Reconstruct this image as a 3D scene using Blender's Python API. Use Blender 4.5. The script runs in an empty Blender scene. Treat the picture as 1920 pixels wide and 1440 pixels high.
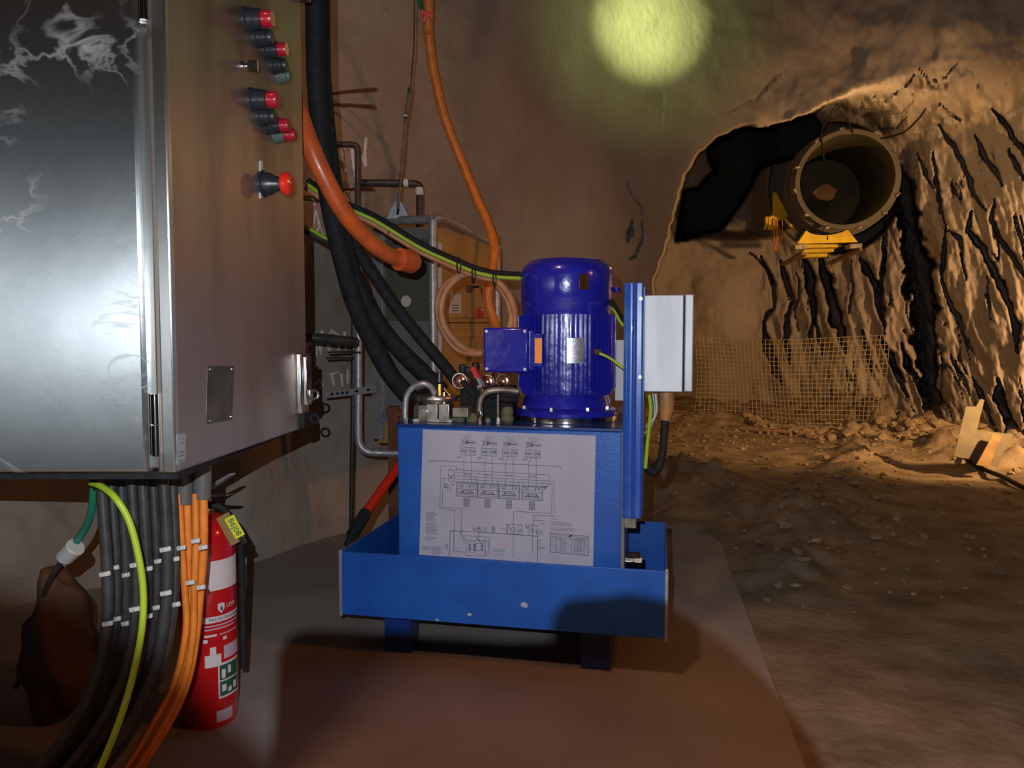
import bpy, bmesh, math, random
import numpy as np
from mathutils import Vector, Matrix
random.seed(7); RNG = np.random.default_rng(7)
sc = bpy.context.scene
COL = sc.collection
# ------------------------------------------------------------------ camera, world, lights, exposure
F = 1400.0; CX = 960.0; CY = 720.0; H = 0.85; HOR = 640.0
PITCH = math.atan((CY-HOR)/F)
cam_d = bpy.data.cameras.new('camera'); cam = bpy.data.objects.new('camera', cam_d); COL.objects.link(cam)
cam_d.sensor_width = 36.0; cam_d.lens = 36.0*F/1920.0; cam_d.clip_start = 0.02; cam_d.clip_end = 60
cam.location = (0, 0, H); cam.rotation_euler = (math.pi/2-PITCH, 0, 0)
sc.camera = cam
sc.view_settings.view_transform = 'Standard'; sc.view_settings.look = 'None'
sc.view_settings.gamma = 1; sc.view_settings.use_curve_mapping = False
sc.view_settings.exposure = 0.0
w = bpy.data.worlds.new('dark_tunnel_air'); sc.world = w; w.use_nodes = True
w.node_tree.nodes['Background'].inputs[0].default_value = (0.30, 0.155, 0.08, 1)
w.node_tree.nodes['Background'].inputs[1].default_value = 0.012
FLASH = Vector((-0.05, 0.0, H+0.065))
def light(name, typ, loc, power, color, radius=0.02, target=None, size=None, blend=None):
    d = bpy.data.lights.new(name, typ); d.energy = power; d.color = color
    if typ == 'AREA': d.size = radius
    else: d.shadow_soft_size = radius
    if typ == 'SPOT': d.spot_size = math.radians(size); d.spot_blend = blend
    o = bpy.data.objects.new(name, d); COL.objects.link(o); o.location = loc
    if target is not None:
        o.rotation_euler = (Vector(target)-Vector(loc)).to_track_quat('-Z', 'Y').to_euler()
    return o
light('phone_flash', 'POINT', FLASH, 66.0, (0.86, 0.93, 1.0), 0.0004)
light('head_torch', 'SPOT', (-0.12, -0.12, H+0.32), 3600.0, (0.80, 1.0, 0.36), 0.02, (0.88, 4.9, 2.86), 8.6, 1.0)
light('head_torch_spill', 'SPOT', (-0.12, -0.12, H+0.32), 330.0, (0.72, 1.0, 0.25), 0.02, (0.88, 4.9, 2.86), 19.0, 1.0)
light('flood_light', 'SPOT', (3.55, 3.75, 0.95), 300.0, (1.0, 0.56, 0.22), 0.06, (3.0, 8.0, 0.8), 120, 0.7)
light('side_lamp', 'SPOT', (2.6, 1.2, 1.5), 55.0, (1.0, 0.42, 0.14), 0.08, (0.15, 3.4, 1.1), 48, 0.8)
light('roof_lamp', 'POINT', (-0.72, 0.3, 2.62), 56.0, (1.0, 0.52, 0.31), 0.12)
light('access_lamp', 'SPOT', (1.9, 0.8, 1.55), 34.0, (1.0, 0.36, 0.09), 0.15, (0.0, 1.45, 0.0), 64, 0.9)
light('tunnel_fill', 'POINT', (2.6, 5.7, 2.3), 9.0, (1.0, 0.62, 0.25), 0.1)  # fill light added to brighten the far tunnel wall; no lamp stands here

# ------------------------------------------------------------------ projection helpers (measure the photograph)
_f = Vector((0, math.cos(PITCH), -math.sin(PITCH))); _u = Vector((0, math.sin(PITCH), math.cos(PITCH)))
CAMP = Vector((0, 0, H))
def ray(px, py): return Vector((1, 0, 0))*((px-CX)/F) + _u*(-(py-CY)/F) + _f
def P(px, py, Y):
    d = ray(px, py); return CAMP + d*(Y/d.y)
def G(px, py, z):
    d = ray(px, py); return CAMP + d*((z-H)/d.z)
def hitplane(px, py, o, n):
    d = ray(px, py); return CAMP + d*((o-CAMP).dot(n)/d.dot(n))

# ------------------------------------------------------------------ materials
def mat(name, col, rough=0.6, metal=0.0, var=0.0, vscale=8.0, bump=0.0, bscale=40.0, col2=None, aniso=0.0, coat=0.0, detail=6, spec=0.5, stretch=None, amix=None, rvar=0.0, emit=None):
    m = bpy.data.materials.new(name); m.use_nodes = True; nt = m.node_tree; N = nt.nodes; L = nt.links
    b = N['Principled BSDF']
    b.inputs['Base Color'].default_value = (*col, 1); b.inputs['Roughness'].default_value = rough
    b.inputs['Metallic'].default_value = metal; b.inputs['Coat Weight'].default_value = coat
    b.inputs['Specular IOR Level'].default_value = spec
    tc = N.new('ShaderNodeTexCoord'); mp = N.new('ShaderNodeMapping'); L.new(tc.outputs['Object'], mp.inputs[0])
    if stretch: mp.inputs['Scale'].default_value = stretch
    if col2 is not None or var > 0:
        c2 = col2 if col2 is not None else tuple(c*(1-var) for c in col)
        n = N.new('ShaderNodeTexNoise'); n.inputs['Scale'].default_value = vscale; n.inputs['Detail'].default_value = detail
        L.new(mp.outputs[0], n.inputs['Vector'])
        r = N.new('ShaderNodeValToRGB'); lo, hi = amix or (0.35, 0.65)
        r.color_ramp.elements[0].position = lo; r.color_ramp.elements[0].color = (*col, 1)
        r.color_ramp.elements[1].position = hi; r.color_ramp.elements[1].color = (*c2, 1)
        L.new(n.outputs['Fac'], r.inputs[0]); L.new(r.outputs[0], b.inputs['Base Color'])
        if rvar:
            mr = N.new('ShaderNodeMapRange'); mr.inputs['To Min'].default_value = rough-rvar; mr.inputs['To Max'].default_value = rough+rvar
            L.new(n.outputs['Fac'], mr.inputs[0]); L.new(mr.outputs[0], b.inputs['Roughness'])
    if bump > 0:
        n2 = N.new('ShaderNodeTexNoise'); n2.inputs['Scale'].default_value = bscale; n2.inputs['Detail'].default_value = 8
        L.new(mp.outputs[0], n2.inputs['Vector'])
        bp = N.new('ShaderNodeBump'); bp.inputs['Strength'].default_value = 1.0; bp.inputs['Distance'].default_value = bump
        L.new(n2.outputs['Fac'], bp.inputs['Height']); L.new(bp.outputs[0], b.inputs['Normal'])
    if aniso:
        b.inputs['Anisotropic'].default_value = aniso
        t = N.new('ShaderNodeCombineXYZ'); t.inputs[2].default_value = 1.0
        L.new(t.outputs[0], b.inputs['Tangent']); b.inputs['Anisotropic Rotation'].default_value = 0.25
    if emit:
        b.inputs['Emission Color'].default_value = (*emit[0], 1); b.inputs['Emission Strength'].default_value = emit[1]
    return m
M = {}
M['rock'] = mat('sprayed_concrete', (0.40, 0.34, 0.29), 0.92, 0, col2=(0.32, 0.27, 0.225), vscale=1.6, bump=0.007, bscale=22, spec=0.25)
M['dirt'] = mat('muddy_ground', (0.29, 0.225, 0.16), 0.88, 0, col2=(0.15, 0.105, 0.065), vscale=5.0, bump=0.008, bscale=30, spec=0.3, amix=(0.38, 0.68))
M['rubble'] = mat('broken_rock', (0.42, 0.32, 0.21), 0.9, 0, col2=(0.2, 0.14, 0.09), vscale=14, bump=0.01, bscale=60)
M['plate'] = mat('worn_steel_plate', (0.33, 0.285, 0.265), 0.82, 0.0, col2=(0.27, 0.225, 0.205), vscale=3.5, bump=0.001, bscale=60)
M['blue'] = mat('blue_tank_paint', (0.012, 0.115, 0.50), 0.42, 0, col2=(0.008, 0.085, 0.42), vscale=9, bump=0.0007, bscale=160, coat=0.15)
M['darkblue'] = mat('dark_blue_paint', (0.008, 0.04, 0.20), 0.35, 0, var=0.3, coat=0.3)
M['motorblue'] = mat('gloss_ultramarine_paint', (0.018, 0.02, 0.40), 0.22, 0, col2=(0.014, 0.016, 0.33), vscale=12, bump=0.0012, bscale=45, coat=0.8)
M['postblue'] = mat('blue_post_paint', (0.02, 0.09, 0.46), 0.3, 0, col2=(0.05, 0.17, 0.55), vscale=20, coat=0.5, amix=(0.5, 0.75))
M['steel'] = mat('brushed_stainless', (0.62, 0.62, 0.60), 0.36, 1.0, col2=(0.50, 0.50, 0.49), vscale=4, stretch=(1, 1, 0.35), bump=0.0002, bscale=50, aniso=0.75, rvar=0.1)
M['steel_front'] = mat('scuffed_brushed_stainless', (0.52, 0.55, 0.555), 0.43, 1.0, col2=(0.27, 0.29, 0.30), vscale=4.5, stretch=(1, 1, 0.6), bump=0.0012, bscale=7, aniso=0.90, rvar=0.10, amix=(0.38, 0.68))
def scuffs(m, sc_, dist, lo, hi, col, rough, stretch):
    nt = m.node_tree; N = nt.nodes; Lk = nt.links; b = N['Principled BSDF']
    tc = N.new('ShaderNodeTexCoord'); mp = N.new('ShaderNodeMapping'); mp.inputs['Scale'].default_value = stretch; Lk.new(tc.outputs['Object'], mp.inputs[0])
    n = N.new('ShaderNodeTexNoise'); n.inputs['Scale'].default_value = sc_; n.inputs['Detail'].default_value = 5; n.inputs['Distortion'].default_value = dist; Lk.new(mp.outputs[0], n.inputs['Vector'])
    r = N.new('ShaderNodeValToRGB'); e = r.color_ramp.elements; e[0].position = lo; e[0].color = (0,0,0,1); e[1].position = hi; e[1].color = (0,0,0,1)
    c = e.new((lo+hi)/2); c.color = (1,1,1,1); Lk.new(n.outputs['Fac'], r.inputs[0])
    n2 = N.new('ShaderNodeTexNoise'); n2.inputs['Scale'].default_value = 5; Lk.new(mp.outputs[0], n2.inputs['Vector'])
    r2 = N.new('ShaderNodeMapRange'); r2.inputs['From Min'].default_value = .44; r2.inputs['From Max'].default_value = .60; Lk.new(n2.outputs['Fac'], r2.inputs[0])
    mu = N.new('ShaderNodeMath'); mu.operation = 'MULTIPLY'; Lk.new(r.outputs[0], mu.inputs[0]); Lk.new(r2.outputs[0], mu.inputs[1])
    src = b.inputs['Base Color'].links[0].from_socket; mx_ = N.new('ShaderNodeMix'); mx_.data_type = 'RGBA'
    Lk.new(mu.outputs[0], mx_.inputs[0]); Lk.new(src, mx_.inputs[6]); mx_.inputs[7].default_value = (*col, 1); Lk.new(mx_.outputs[2], b.inputs['Base Color'])
    rs = b.inputs['Metallic']; iv = N.new('ShaderNodeMath'); iv.operation = 'SUBTRACT'; iv.inputs[0].default_value = 1.0; m3 = N.new('ShaderNodeMath'); m3.operation = 'MULTIPLY'; m3.inputs[1].default_value = 0.55
    Lk.new(mu.outputs[0], m3.inputs[0]); Lk.new(m3.outputs[0], iv.inputs[1]); Lk.new(iv.outputs[0], rs)
scuffs(M['steel_front'], 4.2, 2.2, 0.48, 0.52, (0.42, 0.45, 0.45), .6, (1, 1, 1))
M['steel_door'] = mat('grimy_stainless_door', (0.50, 0.43, 0.37), 0.44, 1.0, col2=(0.30, 0.235, 0.19), vscale=5, stretch=(1, 1, 0.3), bump=0.0004, bscale=30, aniso=0.5, rvar=0.1, amix=(0.42, 0.62))
M['steel_box'] = mat('satin_stainless', (0.50, 0.52, 0.56), 0.55, 0.6, col2=(0.42, 0.44, 0.48), vscale=30, stretch=(1, 1, 0.2), bump=0.0003, bscale=60)
M['chrome'] = mat('polished_metal', (0.85, 0.85, 0.86), 0.14, 1.0, bump=0.0004, bscale=30)
M['tie'] = mat('bright_tie_metal', (0.85, 0.85, 0.82), 0.35, 0.4)
M['zinc'] = mat('zinc_plated_metal', (0.62, 0.60, 0.57), 0.32, 1.0, var=0.35, vscale=40)
M['galv'] = mat('galvanised_pipe', (0.50, 0.51, 0.55), 0.45, 0.55, col2=(0.34, 0.34, 0.37), vscale=60)
M['dullmetal'] = mat('oily_grey_metal', (0.34, 0.31, 0.26), 0.45, 0.6, col2=(0.16, 0.13, 0.10), vscale=30, bump=0.001)
M['rust'] = mat('rusty_steel', (0.20, 0.07, 0.03), 0.8, 0.1, col2=(0.10, 0.035, 0.018), vscale=20, bump=0.002)
M['brass'] = mat('brass', (0.60, 0.38, 0.10), 0.3, 1.0)
M['copper'] = mat('copper_coupling', (0.50, 0.24, 0.16), 0.25, 1.0)
M['black'] = mat('black_rubber', (0.012, 0.012, 0.013), 0.75, 0, spec=0.25, col2=(0.022, 0.021, 0.023), vscale=50, bump=0.0006, bscale=220)
M['cable'] = mat('grey_black_cable', (0.055, 0.055, 0.055), 0.42, 0, col2=(0.03, 0.03, 0.03), vscale=30)
M['shrink'] = mat('smoky_gland_sleeve', (0.12, 0.115, 0.11), 0.35, 0)
M['orange'] = mat('orange_cable', (0.85, 0.26, 0.035), 0.45, 0, col2=(0.68, 0.19, 0.02), vscale=30)
M['redorange'] = mat('orange_conduit', (0.75, 0.13, 0.025), 0.32, 0, col2=(0.55, 0.10, 0.03), vscale=25, coat=0.4, bump=0.0006)
M['peach'] = mat('dusty_orange_hose', (0.62, 0.27, 0.12), 0.5, 0, col2=(0.45, 0.18, 0.08), vscale=22)
M['green'] = mat('yellow_green_cable', (0.40, 0.56, 0.03), 0.4, 0)
M['darkgreen'] = mat('teal_cable', (0.02, 0.22, 0.13), 0.4, 0)
M['stripe'] = mat('green_stripe', (0.05, 0.22, 0.03), 0.4, 0)
M['red'] = mat('red_plastic', (0.42, 0.010, 0.03), 0.25, 0, coat=0.4)
M['estop'] = mat('red_mushroom_plastic', (0.8, 0.03, 0.015), 0.3, 0, coat=0.4)
M['blackpl'] = mat('black_plastic', (0.022, 0.025, 0.03), 0.35, 0)
M['greypl'] = mat('grey_green_plastic', (0.09, 0.13, 0.11), 0.4, 0)
M['whitepl'] = mat('white_plastic', (0.55, 0.55, 0.52), 0.4, 0)
M['ext'] = mat('extinguisher_red', (0.50, 0.008, 0.012), 0.2, 0, coat=0.7, bump=0.0004, bscale=30)
M['white'] = mat('white_label', (0.66, 0.60, 0.62), 0.5)
M['paper'] = mat('laminated_paper', (0.44, 0.45, 0.57), 0.5, 0, col2=(0.39, 0.40, 0.51), vscale=6, spec=0.3)
M['smudge'] = mat('green_grey_smudge', (0.36, 0.40, 0.42), 0.7)
M['pinksmudge'] = mat('pink_smudge', (0.48, 0.36, 0.46), 0.7)
M['ink'] = mat('grey_print', (0.07, 0.075, 0.12), 0.7)
M['inklight'] = mat('faint_print', (0.22, 0.23, 0.32), 0.7)
M['lime'] = mat('yellow_tag', (0.75, 0.78, 0.03), 0.5)
M['khaki'] = mat('yellow_brown_card', (0.30, 0.20, 0.05), 0.6)
M['signgreen'] = mat('green_sign_print', (0.02, 0.09, 0.05), 0.5)
M['yellow'] = mat('yellow_steel_paint', (0.80, 0.55, 0.01), 0.5, 0, var=0.2, vscale=10)
M['ochre'] = mat('yellow_cabinet_paint', (0.55, 0.32, 0.10), 0.6, 0, col2=(0.42, 0.24, 0.08), vscale=7, bump=0.001)
M['olive'] = mat('olive_panel_paint', (0.10, 0.115, 0.075), 0.6, 0, var=0.25)
M['greypaint'] = mat('grey_panel_paint', (0.20, 0.19, 0.19), 0.6, 0, var=0.2)
M['stickorange'] = mat('orange_label', (1.0, 0.33, 0.01), 0.4)
M['stickred'] = mat('red_label', (0.55, 0.04, 0.05), 0.5)
M['duct'] = mat('dusty_grey_duct', (0.10, 0.088, 0.065), 0.6, 0.15, col2=(0.07, 0.06, 0.045), vscale=4)
M['ductin'] = mat('duct_lining', (0.10, 0.09, 0.048), 0.7, 0, var=0.3, vscale=5)
M['wood'] = mat('dusty_timber', (0.34, 0.21, 0.09), 0.8, 0, col2=(0.22, 0.13, 0.06), vscale=12, stretch=(1, 6, 1))
M['tan'] = mat('tan_shroud', (0.42, 0.20, 0.07), 0.5, 0)
M['chalk'] = mat('white_spray_paint', (0.75, 0.70, 0.68), 0.9, 0)
M['pink'] = mat('fluorescent_pink_tape', (1.0, 0.14, 0.13), 0.6)
M['wrap'] = mat('olive_cloth_tape', (0.17, 0.17, 0.09), 0.8, 0, var=0.4, bump=0.004, bscale=60)
M['wire'] = mat('dusty_mesh_wire', (0.42, 0.34, 0.2), 0.6, 0.3)
M['blockdark'] = mat('dark_blocker', (0.05, 0.05, 0.05), 0.8)  # dark stuff of the shapes added to shade the flash
M['sack'] = mat('brown_sack', (0.12, 0.055, 0.022), 0.85, 0, col2=(0.06, 0.028, 0.012), vscale=9, bump=0.01, bscale=12)

# ------------------------------------------------------------------ mesh builder
class MB:
    def __init__(s): s.v = []; s.f = []
    def add(s, vs, fs):
        o = len(s.v); s.v += [tuple(v) for v in vs]; s.f += [tuple(i+o for i in f) for f in fs]; return s
    def box(s, x0, x1, y0, y1, z0, z1, Mx=None):
        vs = [Vector(p) for p in ((x0,y0,z0),(x1,y0,z0),(x1,y1,z0),(x0,y1,z0),(x0,y0,z1),(x1,y0,z1),(x1,y1,z1),(x0,y1,z1))]
        if Mx: vs = [Mx @ v for v in vs]
        return s.add(vs, [(0,3,2,1),(4,5,6,7),(0,1,5,4),(1,2,6,5),(2,3,7,6),(3,0,4,7)])
    def hexa(s, a, b):   # two quads (4 points each), same winding
        return s.add(list(a)+list(b), [(3,2,1,0),(4,5,6,7),(0,1,5,4),(1,2,6,5),(2,3,7,6),(3,0,4,7)])
    def prism(s, pts, off):  # polygon of 3d points extruded by vector
        n = len(pts); off = Vector(off); a = [Vector(p) for p in pts]
        return s.add(a+[p+off for p in a], [tuple(range(n-1,-1,-1)), tuple(range(n,2*n))]+[(i,(i+1)%n,n+(i+1)%n,n+i) for i in range(n)])
    def tube(s, pts, r, seg=12, cap=True, flat=None):
        pts = [Vector(p) for p in pts]; n = len(pts)
        rs = r if isinstance(r, (list, tuple)) else [r]*n
        tang = []
        for i in range(n):
            t = pts[min(i+1,n-1)]-pts[max(i-1,0)]; tang.append(t.normalized())
        up = Vector((0,0,1)) if abs(tang[0].z) < 0.9 else Vector((0,1,0))
        nrm = tang[0].cross(up).normalized(); vs = []
        for i in range(n):
            nrm = (nrm - tang[i]*nrm.dot(tang[i])).normalized(); bn = tang[i].cross(nrm)
            for k in range(seg):
                a = 2*math.pi*k/seg
                vs.append(pts[i]+(nrm*math.cos(a)+bn*math.sin(a))*rs[i])
        fs = [(i*seg+k, i*seg+(k+1)%seg, (i+1)*seg+(k+1)%seg, (i+1)*seg+k) for i in range(n-1) for k in range(seg)]
        if cap: fs += [tuple(range(seg-1,-1,-1)), tuple((n-1)*seg+k for k in range(seg))]
        return s.add(vs, fs)
    def cyl(s, p0, p1, r0, r1=None, seg=20): return s.tube([p0, p1], [r0, r0 if r1 is None else r1], seg)
    def lathe(s, prof, o=(0,0,0), axis=(0,0,1), seg=40, a0=0.0, a1=None, close=False):
        o = Vector(o); ax = Vector(axis).normalized(); up = Vector((0,0,1)) if abs(ax.z) < 0.9 else Vector((1,0,0))
        e1 = ax.cross(up).normalized(); e2 = ax.cross(e1); full = a1 is None; n = len(prof); vs = []
        A = 2*math.pi if full else a1-a0; cnt = seg if full else seg+1
        for k in range(cnt):
            a = a0+A*k/seg
            for r, h in prof: vs.append(o+ax*h+(e1*math.cos(a)+e2*math.sin(a))*r)
        fs = []
        for k in range(seg):
            k2 = (k+1) % cnt
            for i in range(n-1): fs.append((k*n+i, k2*n+i, k2*n+i+1, k*n+i+1))
            if close: fs.append((k*n+n-1, k2*n+n-1, k2*n, k*n))
        return s.add(vs, fs)
    def build(s, name, m, parent=None, bev=0, smooth=False, ang=35, loc=None, sub=0):
        me = bpy.data.meshes.new(name); me.from_pydata([tuple(v) for v in s.v], [], s.f)
        bm = bmesh.new(); bm.from_mesh(me); bmesh.ops.recalc_face_normals(bm, faces=bm.faces); bm.to_mesh(me); bm.free()
        me.materials.append(m); o = bpy.data.objects.new(name, me); COL.objects.link(o)
        if smooth:
            me.shade_smooth(); me.set_sharp_from_angle(angle=math.radians(ang))
        if bev:
            b = o.modifiers.new('bevel', 'BEVEL'); b.width = bev; b.segments = 3; b.limit_method = 'ANGLE'; b.angle_limit = math.radians(40)
            me.shade_smooth(); me.set_sharp_from_angle(angle=math.radians(30))
        if sub:
            b = o.modifiers.new('sub', 'SUBSURF'); b.levels = sub; b.render_levels = sub
        if parent is not None: o.parent = parent
        return o
def smooth_path(pts, n=10, closed=False):
    pts = [Vector(p) for p in pts]; out = []; m = len(pts)
    rng = m if closed else m-1
    for i in range(rng):
        g = (lambda k: pts[k % m]) if closed else (lambda k: pts[max(0, min(m-1, k))])
        p0, p1, p2, p3 = g(i-1), g(i), g(i+1), g(i+2)
        for j in range(n):
            t = j/n
            out.append(0.5*((2*p1)+(-p0+p2)*t+(2*p0-5*p1+4*p2-p3)*t*t+(-p0+3*p1-3*p2+p3)*t**3))
    if not closed: out.append(pts[-1])
    return out
def tag(o, label, cat, group=None, kind=None):
    o['label'] = label; o['category'] = cat
    if group: o['group'] = group
    if kind: o['kind'] = kind
    return o
def empty(name, loc=(0,0,0), rz=0.0):
    o = bpy.data.objects.new(name, None); COL.objects.link(o); o.location = loc; o.rotation_euler = (0,0,rz); o.empty_display_size = 0.1; return o
def structure(o): o['kind'] = 'structure'; return o
def PP(lst, dy=0.0): return [P(a, b, c+dy) for a, b, c in lst]
def hose(name, lst, rpx, m, label, cat, group=None, seg=12, n=10, parent=None):
    """tube through (px, py, depth); radius given in picture pixels at the mean depth"""
    Z = sum(q[2] for q in lst)/len(lst)
    o = MB().tube(smooth_path(PP(lst), n), rpx*Z/F, seg).build(name, m, parent, smooth=True, ang=60)
    if label and parent is None: tag(o, label, cat, group)
    return o
def text_mesh(body, size, m, name, parent, mw, ext=0.0003, align='CENTER'):
    c = bpy.data.curves.new('t', 'FONT'); c.body = body; c.size = size; c.extrude = ext; c.align_x = align; c.align_y = 'CENTER'
    t = bpy.data.objects.new('t', c); COL.objects.link(t); bpy.context.view_layer.update()
    me = bpy.data.meshes.new_from_object(t); COL.objects.unlink(t); bpy.data.objects.remove(t)
    me.transform(mw); me.materials.clear(); me.materials.append(m)
    o = bpy.data.objects.new(name, me); COL.objects.link(o)
    if parent is not None: o.parent = parent
    return o

# ------------------------------------------------------------------ noise
def vnoise(x, y, seed=0):
    t = np.random.default_rng(seed).random((256, 256))
    xi = np.floor(x).astype(int); yi = np.floor(y).astype(int); fx = x-xi; fy = y-yi
    fx = fx*fx*(3-2*fx); fy = fy*fy*(3-2*fy)
    a = t[xi % 256, yi % 256]; b = t[(xi+1) % 256, yi % 256]; c = t[xi % 256, (yi+1) % 256]; d = t[(xi+1) % 256, (yi+1) % 256]
    return (a*(1-fx)+b*fx)*(1-fy)+(c*(1-fx)+d*fx)*fy
def fbm(x, y, o=4, seed=0):
    s = 0; a = 0.5
    for k in range(o): s = s+a*(vnoise(x*2**k+k*17.3, y*2**k+k*9.1, seed+k)-0.5); a *= 0.5
    return s
def segdist(X, Y, pl):
    """distance and interpolated width from a polyline [(x,y,w)...]"""
    D = np.full(X.shape, 1e9); W = np.zeros(X.shape)
    for (x0, y0, w0), (x1, y1, w1) in zip(pl[:-1], pl[1:]):
        dx, dy = x1-x0, y1-y0; L2 = dx*dx+dy*dy+1e-9
        t = np.clip(((X-x0)*dx+(Y-y0)*dy)/L2, 0, 1)
        d = np.hypot(X-x0-t*dx, Y-y0-t*dy); m = d < D; D = np.where(m, d, D); W = np.where(m, w0+(w1-w0)*t, W)
    return D, W
def inside(X, Y, poly):
    r = np.zeros(X.shape, bool); n = len(poly)
    for i in range(n):
        x0, y0 = poly[i]; x1, y1 = poly[(i+1) % n]
        if y0 == y1: continue
        c = ((y0 > Y) != (y1 > Y)) & (X < (x1-x0)*(Y-y0)/(y1-y0)+x0); r ^= c
    return r
def sdist(X, Y, poly):
    D, _ = segdist(X, Y, [(a, b, 0) for a, b in poly]+[(poly[0][0], poly[0][1], 0)])
    return np.where(inside(X, Y, poly), D, -D)
def sstep(x, a, b):
    t = np.clip((x-a)/(b-a), 0, 1); return t*t*(3-2*t)
def taper(l): return [(a, b, w*(0.3 if i in (0, len(l)-1) else (1.15 if i % 2 else .85))) for i, (a, b, w) in enumerate(l)]
def c6(l, w): return taper([(1120+a/2.4, 120+b/2.4, w/2.4) for a, b in l])
def c7(l, w): return taper([(1650+a/1.918, 150+b/1.918, w/1.918) for a, b in l])
FRONT = ([-1200,-600,-200,0,300,460,640,960,1100,1215,1300,1450,1600,1750,1920,2200,2600,3200],
         [1.3,1.75,2.1,2.3,2.6,2.78,3.2,3.95,4.38,4.8,5.08,5.4,5.45,5.3,4.9,4.1,3.2,2.3])
INNER = ([1100,1240,1430,1500,1600,1690,1760,1850,1920,2100,2400,3200],
         [8.9,8.9,8.5,8.2,7.6,7.0,6.5,5.95,5.5,4.9,4.0,2.3])
ARCH = [(1188,900),(1205,760),(1216,620),(1226,540),(1240,480),(1258,425),(1268,380),(1284,335),(1312,285),(1340,262),(1372,243),(1400,238),(1440,240),(1475,226),(1520,214),(1545,196),(1600,190),(1700,205),(1800,180),(1920,150),(2600,40),(3300,40),(3300,1800),(1188,1800)]
VOID = [(1266,452),(1287,449),(1353,430),(1391,380),(1428,312),(1512,292),(1545,245),(1520,205),(1430,215),(1380,225),(1320,262),(1330,300),(1340,318),(1308,352),(1283,358),(1272,412)]
GROOVES = [
 ([(1668,300,5),(1684,325,10),(1697,358,16),(1703,411,22),(1713,463,24),(1728,541,27),(1736,619,27),(1739,671,22),(1744,723,17),(1750,776,18),(1760,800,8)], 1.6),
 (c7([(210,160),(260,230),(310,320),(340,410),(380,470)],10), .22), (c7([(340,200),(370,260),(410,320),(440,380)],12), .22),
 (c7([(400,100),(460,170),(518,260),(600,360)],12), .25), (c7([(325,470),(320,540),(370,610),(420,700),(460,790),(490,880),(498,980)],14), .4),
 (c7([(410,430),(400,500),(430,570),(480,630),(530,720)],10), .25), (c7([(190,260),(205,380),(220,470),(235,520)],9), .25),
 (c7([(235,530),(232,640),(220,720),(250,800),(290,870),(315,950)],10), .3), (c7([(240,540),(290,570),(300,650),(310,720)],7), .2),
 (c7([(125,250),(160,320),(190,390)],7), .2), (c7([(80,950),(95,1020),(130,1090),(150,1130)],11), .35),
 (c7([(0,920),(40,1000),(70,1080),(100,1140)],11), .35), (c7([(10,560),(15,660),(5,730),(10,820),(20,920)],12), .35),
 (c7([(425,1080),(430,1150),(460,1230),(500,1310),(530,1350)],20), .5), (c7([(330,1070),(360,1130),(390,1190),(410,1250)],10), .3),
 (c7([(270,1010),(300,1080),(325,1140)],6), .2), (c7([(505,1120),(518,1230)],9), .3), (c7([(215,85),(250,120),(290,145)],7), .12),
 (c7([(465,250),(490,310),(530,370)],9), .2), (c7([(385,700),(390,800),(400,860)],5), .12), (c7([(255,370),(270,400),(290,430)],7), .15),
 (c6([(740,860),(790,980),(800,1100),(765,1130),(745,1180)],9), .3), (c6([(745,1160),(770,1280),(800,1380),(830,1440)],19), .6),
 (c6([(820,880),(850,980),(880,1060),(855,1150),(850,1260),(870,1350)],12), .45), (c6([(930,870),(960,980),(970,1080),(975,1160)],24), .8),
 (c6([(975,1150),(1000,1240),(1020,1330)],9), .3), (c6([(970,1160),(955,1220),(970,1300)],8), .3), (c6([(1000,870),(1030,980),(1060,1080),(1090,1200),(1115,1300)],27), .9),
 (c6([(1180,870),(1220,940),(1260,1000),(1265,1080),(1290,1160),(1300,1220)],17), .5), (c6([(1290,700),(1300,820),(1280,950)],9), .3),
 (c6([(1190,1200),(1220,1300),(1240,1400)],12), .4), (c6([(1280,1230),(1330,1330),(1380,1430)],12), .4), (c6([(1370,1260),(1400,1350),(1450,1420)],15), .5),
 (c6([(690,850),(750,900),(790,990)],7), .25), (c6([(1140,880),(1150,1000),(1130,1120)],6), .15), (c6([(900,940),(915,1020),(890,1100),(905,1200)],6), .15),
 (c6([(150,700),(150,760),(135,800)],14), .18), (c6([(205,720),(200,790),(180,860),(140,880)],7), .1),
 (c6([(270,120),(300,140),(295,220),(285,290)],3.5), .04), (c6([(120,430),(150,560),(190,640),(210,720)],6), .05),
 (c6([(1620,0),(1560,60),(1490,80),(1450,20)],6), .08), (c6([(1180,200),(1220,180),(1300,160),(1400,90),(1440,30)],6), .08), (c6([(1250,270),(1270,295),(1340,290),(1390,240)],7), .12),
 (c6([(1130,330),(1060,360),(980,420)],8), .15), (c6([(850,30),(800,60),(720,150),(560,230)],7), .03),
]
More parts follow.
